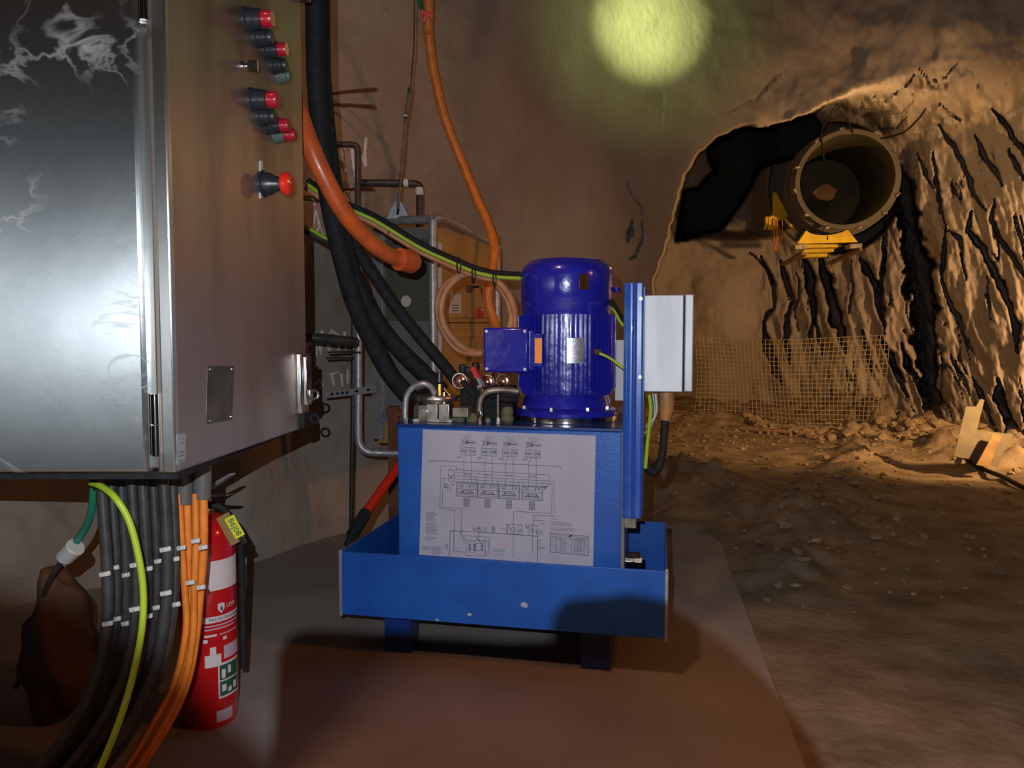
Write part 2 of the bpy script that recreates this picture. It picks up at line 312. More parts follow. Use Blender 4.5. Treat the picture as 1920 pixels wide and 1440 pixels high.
def wall_depth(X, Y):
    front = np.interp(X, *FRONT)
    front = front*(1-0.42*sstep(-Y, 60, 1500)) + 0.25*fbm(X/260.0, Y/260.0, 4, 3) + 0.03*fbm(X/40.0, Y/40.0, 3, 5)
    front = front + sstep(X, 1120, 1500)*0.35*fbm(X/110.0, Y/110.0, 4, 9)
    front = front - 0.16*np.exp(-((X-1130)/90.0)**2)*sstep(Y, 250, 500)
    rn = fbm((X-0.26*Y)/44.0, Y/210.0, 4, 21); rip = np.abs(rn)*1.5
    inner = np.interp(X, *INNER)*(1-0.2*sstep(-Y, -500, 900)) - rip*sstep(X, 1400, 1480)*sstep(Y, 170, 420)*0.26 + 0.22*(1-sstep(np.abs(fbm((X-0.26*Y)/30.0, Y/150.0, 4, 25)), 0.004, 0.016))*sstep(X, 1410, 1470)*sstep(Y, 250, 420)*sstep(fbm(X/40., Y/90., 3, 27), 0.0, 0.1) + 0.35*fbm(X/90.0, Y/120.0, 5, 31) + 0.03*sstep(X, 1400, 1480)*fbm(X/30.0, Y/50.0, 3, 41)
    lip = sstep(X, 1240, 1290)*(1-sstep(X, 1400, 1470))
    inner = inner + lip*0.7*(1-sstep(Y, 430, 452))
    inner = inner + 6.0*sstep(sdist(X, Y, VOID)+6*fbm(X/12.0, Y/12.0, 3, 55), -4, 6)
    inner = np.maximum(inner, 9.1*(1-sstep(np.hypot(X-1562, Y-352), 118, 150)))
    sd = sdist(X, Y, ARCH)+14*fbm(X/25.0, Y/25.0, 3, 61)*(1+2*sstep(X, 1540, 1700))
    wdt = 4+70*sstep(X, 1540, 1720)
    m = np.clip(0.5+0.5*sd/wdt, 0, 1); m = m*m*(3-2*m)
    Z = front*(1-m)+inner*m
    wj = 1.0+1.6*fbm(X/16.0, Y/20.0, 3, 81)
    jx = 10*fbm(X/16.0, Y/16.0, 4, 71); jy = 5*fbm(X/13.0, Y/9.0, 3, 75)
    for g, dep in GROOVES:
        x0 = min(q[0] for q in g)-60; x1 = max(q[0] for q in g)+60; y0 = min(q[1] for q in g)-60; y1 = max(q[1] for q in g)+60
        msk = (X > x0) & (X < x1) & (Y > y0) & (Y < y1)
        if not msk.any(): continue
        jj = 1.0 if dep < 1 else 2.0
        D, W = segdist(X[msk]+jx[msk]*jj, Y[msk]+jy[msk]*jj, g)
        W = W*wj[msk]
        Z[msk] += dep*1.25*(1-sstep(D/np.maximum(W, .5), 0.5, 1.12)) - 0.04*min(dep, .5)*np.exp(-((D/np.maximum(W, .5)-2.2)/1.0)**2)
    return Z
def wallZ(px, py): return float(wall_depth(np.array([[float(px)]]), np.array([[float(py)]]))[0, 0])
def onwall(px, py, off=0.01): return P(px, py, wallZ(px, py)-off)

# ------------------------------------------------------------------ cave wall and roof
xs = np.concatenate([np.arange(-1200,-40,60), np.arange(-40,1180,7), np.arange(1180,1420,2.6), np.arange(1420,1960,2.2), np.arange(1960,2400,6), np.arange(2400,3201,40)])
ys = np.concatenate([np.arange(-1500,-30,50), np.arange(-30,200,5), np.arange(200,840,2.8), np.arange(840,1000,6), np.arange(1000,2101,40)])
X, Y = np.meshgrid(xs, ys); Z = wall_depth(X, Y)
U = -(Y-CY)/F; dy = math.cos(PITCH)+U*math.sin(PITCH); dz = -math.sin(PITCH)+U*math.cos(PITCH); dx = (X-CX)/F
s = Z/dy; V = np.stack([dx*s, Z, H+dz*s], -1).reshape(-1, 3)
nr, nc = X.shape; idx = np.arange(nr*nc).reshape(nr, nc)
Fc = np.stack([idx[:-1,:-1], idx[:-1,1:], idx[1:,1:], idx[1:,:-1]], -1).reshape(-1, 4)
low = V[:, 2] < -0.6
Fc = Fc[~low[Fc].all(1)]
me = bpy.data.meshes.new('wall_rock'); me.from_pydata(V.tolist(), [], Fc.tolist()); me.shade_smooth(); me.materials.append(M['rock'])
wl = bpy.data.objects.new('wall_rock', me); COL.objects.link(wl); structure(wl)

# ------------------------------------------------------------------ muddy ground
gx = np.arange(-2.6, 6.5, 0.03); gy = np.arange(-0.6, 9.9, 0.03); GX, GY = np.meshgrid(gx, gy)
PLATE_R0 = G(1345, 1000, 0.012); PLATE_R1 = G(1512, 1440, 0.012)
def plate_edge(y): return PLATE_R0.x+(PLATE_R1.x-PLATE_R0.x)*(y-PLATE_R0.y)/(PLATE_R1.y-PLATE_R0.y)
clod = fbm(GX/0.12, GY/0.12, 4, 101)
Zg = -0.012+0.05*fbm(GX/1.3, GY/1.3, 3, 91)+0.012*clod*(1+1.5*sstep(fbm(GX/0.7, GY/0.7, 2, 95), 0.0, 0.2))
Zg += 0.055*np.maximum(0, fbm(GX/.35, GY/.35, 3, 99))*sstep(GY, 2.6, 3.3)
Zg += 0.16*np.exp(-(((GX-1.02)/.35)**2+((GY-4.1)/.75)**2))*(1+1.5*clod)
Zg += 0.05*np.exp(-((GX-0.95-0.55*(GY-2.6))/.22)**2)*sstep(GY, 2.2, 2.9)*(1+3*clod)
Zg += 0.16*sstep(GY, 6.5, 7.9)*(1+clod)+0.12*sstep(GX, 2.9, 3.5)*(1+3*clod)*sstep(GY, 4.2, 5)
under = sstep(-(GX-plate_edge(GY)), -0.02, 0.12)*(1-sstep(GY, PLATE_R0.y-0.05, PLATE_R0.y+0.1))
Zg = Zg*(1-under)+under*(-0.03)
gi = np.arange(GX.size).reshape(GX.shape)
Gf = np.stack([gi[:-1,:-1], gi[:-1,1:], gi[1:,1:], gi[1:,:-1]], -1).reshape(-1, 4)
me = bpy.data.meshes.new('floor'); me.from_pydata(np.stack([GX, GY, Zg], -1).reshape(-1, 3).tolist(), [], Gf.tolist()); me.shade_smooth(); me.materials.append(M['dirt'])
fl = bpy.data.objects.new('floor', me); COL.objects.link(fl); structure(fl)
def ground_z(x, y):
    i = int(round((y+0.6)/0.03)); j = int(round((x+2.6)/0.03)); return float(Zg[max(0,min(Zg.shape[0]-1,i)), max(0,min(Zg.shape[1]-1,j))])
def stone(mb, c, r, seed):
    rg = random.Random(seed); vs = []; fs = []
    bm = bmesh.new(); bmesh.ops.create_icosphere(bm, subdivisions=1, radius=1)
    sx, sy, sz = rg.uniform(.7,1.4), rg.uniform(.7,1.3), rg.uniform(.4,.8)
    rot = Matrix.Rotation(rg.uniform(0,6.28), 3, 'Z')
    for v in bm.verts:
        k = rg.uniform(.75,1.15); p = rot @ Vector((v.co.x*sx*k, v.co.y*sy*k, v.co.z*sz*k)); vs.append(Vector(c)+p*r)
    bm.verts.ensure_lookup_table(); fs = [tuple(v.index for v in f.verts) for f in bm.faces]; bm.free(); mb.add(vs, fs)
rb = MB(); k = 0
while k < 1500:
    y = random.uniform(2.3, 8.2); x = random.uniform(0.75, 4.2)
    if x < plate_edge(y)+.04 and y < PLATE_R0.y+.05: continue
    if random.random() > 0.25+0.75*math.exp(-((x-0.95-0.55*(y-2.6))/.3)**2) and y < 6.2: continue
    r = random.choice([.006,.008,.01,.013,.018,.025])*random.uniform(.7,1.2); stone(rb, (x, y, ground_z(x,y)+r*.2), r, k); k += 1
tag(rb.build('rubble', M['rubble']), 'loose broken stones scattered over the muddy tunnel floor', 'rubble', kind='stuff')
rb = MB()
for k in range(420):
    t = random.random(); x = 1.85+1.75*t+random.uniform(-.1,.1); y = 7.35-1.9*t+random.uniform(-.45,.1); r = random.uniform(.02,.075)
    stone(rb, (x+.55, y, ground_z(x+.55,y)+r*.3), r, 5000+k)
tag(rb.build('fallen_rock', M['rubble']), 'heap of fallen rock along the foot of the fissured wall', 'rubble', kind='stuff')

# ------------------------------------------------------------------ steel floor plate
e0 = plate_edge(-0.5); e1 = PLATE_R0.x
pl = MB().prism([(-2.0,-0.5,-0.02),(e0,-0.5,-0.02),(e1,PLATE_R0.y,-0.02),(-0.95,PLATE_R0.y,-0.02),(-2.0,PLATE_R0.y-1.0,-0.02)], (0,0,0.032)).build('trim_1', M['plate'], bev=0.003)
structure(pl)

# ------------------------------------------------------------------ stainless electrical cabinet
Z1, Z2 = 1.10, 1.705
D0 = P(325, 700, Z1); D1 = P(575, 700, Z2); D0.z = D1.z = 0
dn = Vector((D1.y-D0.y, -(D1.x-D0.x), 0)).normalized(); dt = (D1-D0).normalized()
CB = P(300, 888, Z1).z; CT = 1.98; CL = -1.25
cab = tag(empty('electrical_cabinet', (CL+.38, 1.4, CB)), 'tall stainless steel electrical cabinet with red and black push buttons on its side door', 'cabinet')
def cpar(o): o.parent = cab; o.matrix_parent_inverse = Matrix.Translation((-cab.location.x, -cab.location.y, -cab.location.z)); return o
seamx = P(285, 700, Z1).x; frx = P(272, 700, Z1).x; lipx0 = P(300, 700, Z1).x
cpar(MB().box(CL, frx, Z1, Z2-.005, CB, CT).build('front_panel', M['steel_front'], bev=0.006))
cpar(MB().box(frx-.004, lipx0+.004, Z1+.012, Z2-.01, CB+.006, CT).build('body', M['steel'], bev=0.002))
# door (seen at a grazing angle) with its folded lip
d = MB(); a = D0; b = D1; iv = -dn*0.028
quad = [a, b, b+iv, a+iv]
d.prism([Vector((q.x, q.y, CB)) for q in quad], (0, 0, CT-CB))
door = cpar(d.build('door', M['steel_door'], bev=0.004))
cpar(MB().box(lipx0, D0.x+.0006, Z1-.0008, Z1+.0145, CB+.001, CT).build('door_edge', M['steel'], bev=0.003))
def rubgap(): pass
def doorpt(px, py, off=0.0):
    h = hitplane(px, py, D0, dn); return h+dn*off
# hinges
def hinge(y0, y1):
    m = MB(); x = P(293, 700, Z1).x; za = P(293, y1, Z1).z; zb = P(293, y0, Z1).z
    for p, q in ((za, (za+zb)/2-.001), ((za+zb)/2+.001, zb)):
        m.cyl((x, Z1-.007, p), (x, Z1-.007, q), .0062)
        m.box(x-.010, x+.002, Z1-.004, Z1+.004, p, q)
    return cpar(m.build('hinge', M['chrome'], smooth=True))
hinge(738, 852); hinge(-60, 42)
cpar(MB().box(CL, D0.x-.006, Z1+.02, Z2-.03, CB-.012, CB).build('gland_plate', M['black']))
# nameplate with four rivets
def doorquad(pxs, t, name, m, bev=0.0006):
    pts = [doorpt(*q) for q in pxs]; return cpar(MB().prism(pts, dn*t).build(name, m, bev=bev))
npq = [(385,796),(434,787),(437,686),(387,686)]
M['nameplate'] = mat('grimy_engraved_plate', (0.06, 0.055, 0.055), 0.5, 0.3, col2=(0.13, 0.11, 0.085), vscale=25)
doorquad(npq, .0018, 'nameplate', M['nameplate'])
M['edgeglow'] = M['chrome']
for q in ((391,692),(432,692),(391,789),(430,781)): c = doorpt(*q, off=.0018); cpar(MB().cyl(c, c+dn*.002, .0025, .0018, 10).build('rivet', M['chrome'], smooth=True))
st = doorquad([(330,872),(347,864),(348,812),(331,814)], .0006, 'serial_sticker', M['steel_box'])
stm = MB()
for q in ([(335,866),(344,862)],[(335,866),(335,856)],[(344,862),(344,853)],[(335,856),(344,853)],[(336,849),(343,846)],[(336,840),(336,846)],[(336,832),(343,830)],[(343,830),(343,822)],[(336,832),(336,824)]):
    stm.tube([doorpt(*z, off=.0008) for z in q], .0006, 6)
cpar(stm.build('sticker_print', M['dullmetal']))
# push buttons
def button(px, py, r, L1, L2, m2, collar=True, name='push_button', mb=None):
    c = doorpt(px, py); m = MB()
    prof = [(0,0),(r*1.25,0),(r*1.25,.004),(r*1.08,.006),(r*1.08,L1*.55),(r*1.0,L1*.6),(r*1.0,L1),(r*.8,L1+.0005),(0,L1+.0005)]
    root = cpar(m.lathe(prof, c, dn, 24).build(name, mb or M['blackpl'], smooth=True))
    if m2:
        rr = r*.84; o = MB().lathe([(rr*.9,L1),(rr,L1+.001),(rr,L2-.002),(rr*.92,L2),(0,L2)], c, dn, 24).build('button_cap', m2, smooth=True); o.parent = root
    return root
button(461, 36, .0175, .030, .050, M['red'])
button(480, 70, .0155, .022, .032, M['blackpl'])
button(497, 93, .0150, .026, .043, M['red'])
button(512, 122, .0145, .020, .028, M['blackpl'])
button(523, 142, .0140, .018, .024, M['greypl'], mb=M['greypl'])
button(472, 187, .0175, .030, .050, M['red'])
button(487, 218, .0155, .022, .030, M['blackpl'])
button(501, 235, .0150, .026, .044, M['red'])
button(516, 253, .0145, .020, .042, M['red'], mb=M['greypl'])
# key switch
c = doorpt(455, 124); ks = MB().lathe([(0,0),(.009,0),(.009,.004),(.005,.005),(.005,.010),(0,.010)], c, dn, 16)
ks.box(-.0015,.0015,-.0,.018,-.010,.010, Matrix.Translation(c+dn*.010) @ dn.to_track_quat('Y','Z').to_matrix().to_4x4())
cpar(ks.build('key_switch', M['chrome'], smooth=True))
# emergency stop
c = doorpt(492, 345)
es = cpar(MB().lathe([(0,.001),(.026,.001),(.026,.004),(.022,.006),(.021,.016),(.015,.026),(.013,.036),(0,.036)], c, dn, 28).build('emergency_stop', M['blackpl'], smooth=True))
o = MB().lathe([(0,.034),(.010,.034),(.020,.040),(.0225,.046),(.0225,.050),(.018,.056),(0,.058)], c, dn, 32).build('mushroom_head', M['estop'], smooth=True); o.parent = es
doorquad([(486,372),(491,371),(491,302),(486,301)], .0025, 'stop_backing_plate', M['whitepl'])
# latch at the door's far edge
lt = MB(); c = doorpt(562, 716)
Rm = Matrix.Translation(c) @ dn.to_track_quat('Y','Z').to_matrix().to_4x4()
lt.box(-.026,.024,0,.012,-.070,.064,Rm); lt.box(-.018,.016,.012,.022,-.052,.058,Rm)
lt.box(-.010,.012,.022,.028,-.045,-.015,Rm)
latch = cpar(lt.build('latch', M['chrome'], bev=0.004))
for zz, rr, mm in ((-.028,.0095,M['chrome']),(-.082,.009,M['black'])):
    cc = Rm @ Vector((0,.032,zz)); ring = [cc+Vector((math.cos(a)*rr,0,math.sin(a)*rr)) for a in [i*2*math.pi/20 for i in range(21)]]
    o = MB().tube(ring, .0026, 8).build('padlock_ring', mm, latch, smooth=True)
    o.matrix_parent_inverse = Matrix.Translation((0,0,0))
pl2 = MB(); pl2.box(-.03,.01,-.002,.012,-.105,-.066,Rm); o = pl2.build('latch_keeper', M['black'], bev=.003); cpar(o)
# gasket bracket at the top right corner
tb = MB(); q = P(568, 3, 1.70); tb.box(-.02,.016,-.02,.01,0,.03,Matrix.Translation(q)); cpar(tb.build('top_bracket', M['zinc'], bev=.003))
# stand that carries the cabinet
stand = tag(empty('cabinet_stand', (CL+.38,1.4,0)), 'dark rusty steel stand under the stainless cabinet', 'stand')
def stp(mb, name):
    o = mb.build(name, M['rust'], bev=.003); o.parent = stand; o.matrix_parent_inverse = Matrix.Translation((-(CL+.38),-1.4,0)); return o
zt = CB-.012; bx1 = P(172,905,Z2-.1).x
stp(MB().box(CL, bx1, Z2-.10, Z2-.04, zt-.06, zt), 'cross_beam')
stp(MB().box(CL, CL+.06, Z1+.02, Z2-.04, zt-.06, zt), 'side_beam')
for yy in (Z1+.02, Z2-.10): stp(MB().box(CL, CL+.06, yy, yy+.06, .012, zt-.06), 'leg')
stp(MB().box(bx1-.44, bx1-.38, Z2-.10, Z2-.04, .012, zt-.06), 'leg')

# ------------------------------------------------------------------ cables under the cabinet
tops = [190, 208, 226, 246, 266, 286, 306, 322]
for i, t in enumerate(tops):
    Zc = 1.30+0.035*(i % 3); e = (i-3.5)
    path = [(t,896,Zc),(t+4,960,Zc),(t+9-e*.5,1060,Zc),(t+6-e*1.5,1160,Zc),(t-14-e*2,1260,Zc+.01),(t-62-e*2,1360,Zc+.02),(t-130-e,1450,Zc+.03),(t-215,1540,Zc+.04)]
    where = ['leftmost','second','third','fourth','fifth','sixth','seventh','rightmost'][i]
    hose('black_cable', path, 10.5 if i % 2 == 0 else 8.5, M['cable'],
         ('%s from the left of the eight black cables hanging under the cabinet' % where) if 0 < i < 7 else ('%s of the eight black cables hanging under the cabinet' % where), 'cable', 'black cables under the cabinet')
cl_up = [(197,1076),(216,1064),(236,1078),(254,1059),(279,1066),(297,1052),(310,1030),(329,1048)]
cl_lo = [(202,1169),(220,1160),(235,1169),(253,1142),(279,1155),(294,1139),(311,1112),(331,1133)]
def clip(px, py, Zc, label, grp, rows, m=M['zinc'], wpx=17):
    c = P(px, py, Zc-.017); h = .0040; wd = wpx*Zc/F/2
    o = MB().box(-wd, wd, -.003, .003, -h, h, Matrix.Translation(c) @ Matrix.Rotation(-.18, 4, 'Y'))
    o.box(-wd*.4, wd*.4, -.005, -.003, -h*.5, h*.5, Matrix.Translation(c) @ Matrix.Rotation(-.18, 4, 'Y'))
    tag(o.build('cable_buckle', m, bev=.001), label, 'cable tie', grp)
for rows, nm in ((cl_up,'upper'),(cl_lo,'lower')):
    for i, (a, b) in enumerate(rows): clip(a, b, 1.30+0.035*(i % 3), 'bright metal tie buckle on a black cable in the %s row' % nm, '%s row of buckles on the black cables' % nm, rows, M['tie'], 14 if i % 3 else 20)
for (a, b) in ((340,1027),(367,1014),(381,1026)): clip(a, b, 1.345, 'bright metal buckle in the upper row on the orange cables', 'upper buckles on the orange cables', None, M['tie'], 16)
for (a, b) in ((357,1092),(377,1101)): clip(a, b, 1.345, 'bright metal buckle in the lower row on the orange cables', 'lower buckles on the orange cables', None, M['tie'], 16)
op = [[(336,925),(341,1020),(346,1100),(349,1180),(330,1270),(290,1350),(235,1440),(160,1540)],
      [(350,925),(352,1020),(352,1100),(356,1170),(338,1270),(300,1350),(245,1440),(170,1540)],
      [(366,925),(367,1020),(364,1100),(362,1190),(346,1275),(310,1350),(255,1440),(185,1540)],
      [(381,925),(382,1020),(376,1100),(366,1200),(350,1280),(316,1355),(262,1440),(195,1540)]]
lb = ['leftmost of the four orange cables beneath the cabinet','second from the left of the four orange cables beneath the cabinet','third from the left of the four orange cables beneath the cabinet','orange cable nearest the fire extinguisher under the cabinet']
for i, l in enumerate(op):
    Zc = 1.36+.02*(i % 2)
    hose('orange_cable', [(a, b, Zc) for a, b in l], 8.2 if i in (1,3) else 6.5, M['orange'], lb[i], 'cable', 'orange cables under the cabinet')
for i, (a, b0, b1) in enumerate(((346,880,944),(380,872,934))):
    o = MB().tube([P(a,b0,1.37), P(a-1,b1,1.37)], [.0165,.0155], 14).build('gland_sleeve', M['shrink'], smooth=True)
    tag(o, ['left','right'][i]+' smoky grey sleeve over the orange cables under the cabinet', 'sleeve', 'sleeves over the orange cables')
hose('earth_cable', [(172,905,1.24),(190,912,1.22),(215,932,1.20),(240,972,1.20),(257,1030,1.20),(268,1100,1.20),(267,1170,1.20),(253,1250,1.20),(228,1340,1.20),(188,1440,1.20),(150,1520,1.20)], 6.5, M['green'], 'long yellow-green earth cable curving down in front of the black cables', 'cable')
hose('teal_cable', [(176,905,1.42),(172,955,1.45),(160,990,1.48),(140,1020,1.5),(128,1040,1.5)], 7, M['darkgreen'], 'teal green cable ending in a white connector left of the black cables', 'cable')
o = MB().cyl(P(143,1024,1.49), P(120,1046,1.5), .020, .018, 12).build('cable_connector', M['whitepl'], bev=.003); tag(o, 'white wrapped connector hanging at lower left under the cabinet', 'connector')
hose('dark_lead', [(122,1044,1.5),(105,1068,1.52),(88,1100,1.55),(60,1180,1.6),(30,1290,1.6)], 5, M['cable'], 'thin dark lead running down left from the white connector', 'cable')
bag = MB(); bm = bmesh.new(); bmesh.ops.create_icosphere(bm, subdivisions=4, radius=1); c = P(60,1180,1.52); vs = []
for v in bm.verts:
    n = 1+.12*math.sin(v.co.x*5+v.co.z*3)+.07*math.sin(v.co.z*11+v.co.y*4); vs.append((c.x+v.co.x*.07*n*(1-.2*v.co.z), c.y+.1+v.co.y*.08*n, .012+.17+v.co.z*.17*n))
bag.add(vs, [tuple(v.index for v in f.verts) for f in bm.faces]); bm.free()
bo = bag.build('brown_sack', M['sack'], smooth=True, ang=180); tag(bo, 'slumped brown sack standing at the lower left behind the cables', 'sack')

# ------------------------------------------------------------------ fire extinguisher
EZ = 1.62; eb = G(391, 1372, 0.012); EY = eb.y+.0
ec = Vector((P(391,1200,EY+.06).x, EY+.06, 0.012)); Er = 52*(EY+.06)/F
ext = tag(empty('fire_extinguisher', ec), 'red fire extinguisher with a white band and yellow tag beside the cabinet', 'fire extinguisher')
def zy(py): return P(391, py, EY+.06).z-ec.z
h0, hj, h1, h2 = 0.0, zy(1308), zy(1010), zy(962)
prof = [(0,0),(Er*.93,0),(Er*.97,.01),(Er*.97,hj-.003),(Er*.99,hj),(Er,hj+.004),(Er,h1)]
for k in range(1, 9):
    a = k/8*math.pi/2; prof.append((Er*(.24+.76*math.cos(a)), h1+(h2-h1)*math.sin(a)))
prof.append((0, h2))
MB().lathe(prof, seg=56).build('cylinder', M['ext'], ext, smooth=True, ang=40)
MB().lathe([(Er*.26,h2-.006),(Er*.30,h2+.004),(Er*.22,h2+.012),(Er*.22,h2+.034),(0,h2+.034)], seg=20).build('neck_valve', M['zinc'], ext, smooth=True)
hd = MB(); R = Matrix.Translation((0,0,h2+.03)) @ Matrix.Rotation(-.55,4,'Z')
hd.prism([R @ Vector(q) for q in ((-.03,-.009,0),(.085,-.009,.018),(.085,-.009,.022),(-.03,-.009,.012))], (R.to_3x3() @ Vector((0,.018,0))))
hd.build('carry_handle', M['zinc'], ext, bev=.002)
hd = MB(); hd.prism([R @ Vector(q) for q in ((-.03,-.008,.016),(.02,-.008,.024),(.095,-.008,.064),(.093,-.008,.068),(.015,-.008,.032),(-.03,-.008,.026))], (R.to_3x3() @ Vector((0,.016,0))))
hd.build('squeeze_lever', M['galv'], ext, bev=.002)
MB().tube(smooth_path([(0,-.01,h2+.02),(.035,0,h2+.012),(Er+.007,.01,h2-.04),(Er+.009,.02,h1-.05),(Er+.009,.02,h1-.18),(Er+.009,.02,h1-.30)], 8), .0075, 12).build('hose', M['black'], ext, smooth=True)
# labels wrapped on the cylinder: angle measured about the axis, -90 deg faces the camera
cam_ang = math.atan2(-ec.y, -ec.x)
def band(z0, z1, a0, a1, m, name, off=.0006, parent=ext, tilt=0.0):
    n = max(3, int(abs(a1-a0)/4)); b = MB(); vs = []; fs = []
    for i in range(n+1):
        a = cam_ang+math.radians(a0+(a1-a0)*i/n)
        for r_, z in ((Er+off,z0),(Er+off,z1),(Er-.001,z1),(Er-.001,z0)): vs.append((r_*math.cos(a), r_*math.sin(a), z))
    for i in range(n):
        for k in range(4): fs.append((i*4+k, (i+1)*4+k, (i+1)*4+(k+1) % 4, i*4+(k+1) % 4))
    fs += [(0,1,2,3), (n*4+3,n*4+2,n*4+1,n*4)]; b.add(vs, fs)
    return b.build(name, m, parent, smooth=True)
def zpy(py): return zy(py)
band(zpy(1094), zpy(1040), 2, 100, M['white'], 'white_band')
tl = band(zpy(1152), zpy(1141), -12, 80, M['white'], 'title_strip')
def wraptext(txt, size, ang, z, m, name, spacing=1.0, off=.0014, parent=ext):
    """lettering bent round the cylinder, one joined mesh"""
    c_ = bpy.data.curves.new('t','FONT'); c_.body = txt; c_.size = size; c_.extrude = .0002; c_.align_y = 'CENTER'; c_.space_character = spacing
    t = bpy.data.objects.new('t', c_); COL.objects.link(t); bpy.context.view_layer.update()
    me = bpy.data.meshes.new_from_object(t); bpy.data.objects.remove(t)
    for v in me.vertices:
        a = cam_ang+math.radians(ang)+v.co.x/Er; r_ = Er+off+v.co.z; v.co = (r_*math.cos(a), r_*math.sin(a), z+v.co.y)
    me.materials.clear(); me.materials.append(m); o = bpy.data.objects.new(name, me); COL.objects.link(o); o.parent = parent; return o
wraptext('FIRE EXTINGUISHER', .0092, 1, zpy(1146.5), M['ink'], 'title_lettering')
wraptext('LEW', .0125, 37, zpy(1126), M['white'], 'name_lettering')
# shield emblem
sh = MB(); a = cam_ang+math.radians(26)
def onc(a_, z, off): t = cam_ang+math.radians(a_); return ((Er+off)*math.cos(t), (Er+off)*math.sin(t), z)
zc = zpy(1127); pts = [onc(19,zc+.009,.0006),onc(26,zc+.011,.0006),onc(33,zc+.009,.0006),onc(33,zc-.003,.0006),onc(26,zc-.012,.0006),onc(19,zc-.003,.0006)]
cn = Vector((math.cos(a), math.sin(a), 0)); MB().prism(pts, cn*.0008).build('shield_emblem', M['white'], ext)
fl_ = [onc(24,zc-.006,.0016),onc(29,zc-.006,.0016),onc(29,zc,.0016),onc(26,zc+.005,.0016),onc(24,zc,.0016)]
MB().prism(fl_, cn*.0006).build('flame_mark', M['ink'], ext)
band(zpy(1159), zpy(1156.5), -10, 70, M['pinksmudge'], 'small_print', .0005)
band(zpy(1165), zpy(1162.5), -8, 60, M['pinksmudge'], 'small_print', .0005)
band(zpy(1177), zpy(1173), -8, 16, M['white'], 'bar_print', .0005); band(zpy(1176), zpy(1174), 22, 70, M['pinksmudge'], 'bar_print', .0005)
band(zpy(1232), zpy(1210), -8, 24, M['white'], 'instruction_label'); band(zpy(1211), zpy(1196), 2, 14, M['white'], 'instruction_label')
band(zpy(1222), zpy(1198), 30, 75, M['pinksmudge'], 'instruction_label')
for a_ in (-6, 33): band(zpy(1187), zpy(1181), a_-4, a_+4, M['white'], 'dot_print')
sg = band(zpy(1292), zpy(1228), 17, 70, M['white'], 'sign_border'); 
band(zpy(1288), zpy(1262), 20, 67, M['signgreen'], 'green_sign', .0012); band(zpy(1259), zpy(1232), 20, 67, M['signgreen'], 'green_sign', .0012)
for z0, z1, a0, a1 in ((1280,1268,24,33),(1284,1276,38,46),(1256,1240,24,32),(1250,1236,38,45),(1282,1270,52,60)): band(zpy(z0), zpy(z1), a0, a1, M['white'], 'sign_pictogram', .0018)
band(zpy(1334), zpy(1314), 12, 48, M['pinksmudge'], 'inspection_label', .0005)
# tags hanging from the neck
def tagplate(px, py, w_, h_, rot, m, name, Zt, th=.0012, txt=None):
    c = P(px, py, Zt)-ec; R = Matrix.Translation(c) @ Matrix.Rotation(rot, 4, 'Y')
    o = MB().box(-w_/2, w_/2, -th/2, th/2, -h_/2, h_/2, R).build(name, m, ext, bev=.0015)
    if txt:
        mw = R @ Matrix.Translation((0,-th/2-.0003,0)) @ Matrix.Rotation(math.pi/2, 4, 'X') @ Matrix.Rotation(-math.pi/2, 4, 'Z')
        text_mesh(txt, .017, M['ink'], 'tag_lettering', o, mw)
    return o
tagplate(431, 992, .030, .066, -.48, M['khaki'], 'card_tag', EY-.02)
tagplate(440, 988, .022, .048, -.50, M['lime'], 'yellow_tag', EY-.03, txt='B6J08')
tagplate(455, 1012, .012, .02, -.50, M['blackpl'], 'black_clip', EY-.02, th=.006)

# ------------------------------------------------------------------ hydraulic power unit
TZ = 0.297
A_ = G(637, 1034, TZ); B_ = G(1251, 1071, TZ); v = B_-A_; W_ = math.hypot(v.x, v.y); YAW = math.atan2(v.y, v.x)
PO = Vector((A_.x, A_.y, 0)); RM = Matrix.Rotation(YAW, 4, 'Z'); WM = Matrix.Translation(PO) @ RM; WI = WM.inverted()
pu = tag(empty('hydraulic_power_unit', PO, YAW), 'blue hydraulic power unit with an electric motor on a tank standing in a tray', 'hydraulic power unit')
def L(px, py, ly):
    o = WI @ CAMP; d = RM.inverted() @ ray(px, py); t = (ly-o.y)/d.y; q = o+d*t; return q
def lx(px, ly, py=800): return L(px, py, ly).x
def lz(px, py, ly): return L(px, py, ly).z
TB = L(900, 1172, 0).z; DP = 0.50
print('tray width %.3f yaw %.1f bottom %.3f A %s' % (W_, math.degrees(YAW), TB, tuple(A_)))
t = MB(); th = .006
t.box(0,W_,0,th,TB,TZ); t.box(0,W_,DP-th,DP,TB,TZ); t.box(0,th,th,DP-th,TB,TZ); t.box(W_-th,W_,th,DP-th,TB,TZ); t.box(th,W_-th,th,DP-th,TB,TB+th)
tray = t.build('drip_tray', M['blue'], pu, bev=.0015)
for x in (-.003, W_-.005): MB().box(x, x+.008, -.002, .008, TB-.004, TZ+.004).build('corner_strip', M['galv'], pu, bev=.001)
M['chip'] = mat('bare_chip', (0.40, 0.42, 0.45), 0.6)
for (a, b, r_) in ((983,1135,.010),(881,1152,.007),(820,1163,.006)):
    q = L(a, b, 0); pts = []
    for k in range(8):
        g_ = k/8*6.283; rr = r_*random.uniform(.55,1.1); pts.append((q.x+rr*math.cos(g_), -.0004, max(q.z+rr*math.sin(g_)*.8, TB+.002)))
    MB().prism(pts, (0,.0006,0)).build('paint_chip', M['chip'], pu)
fh = .012
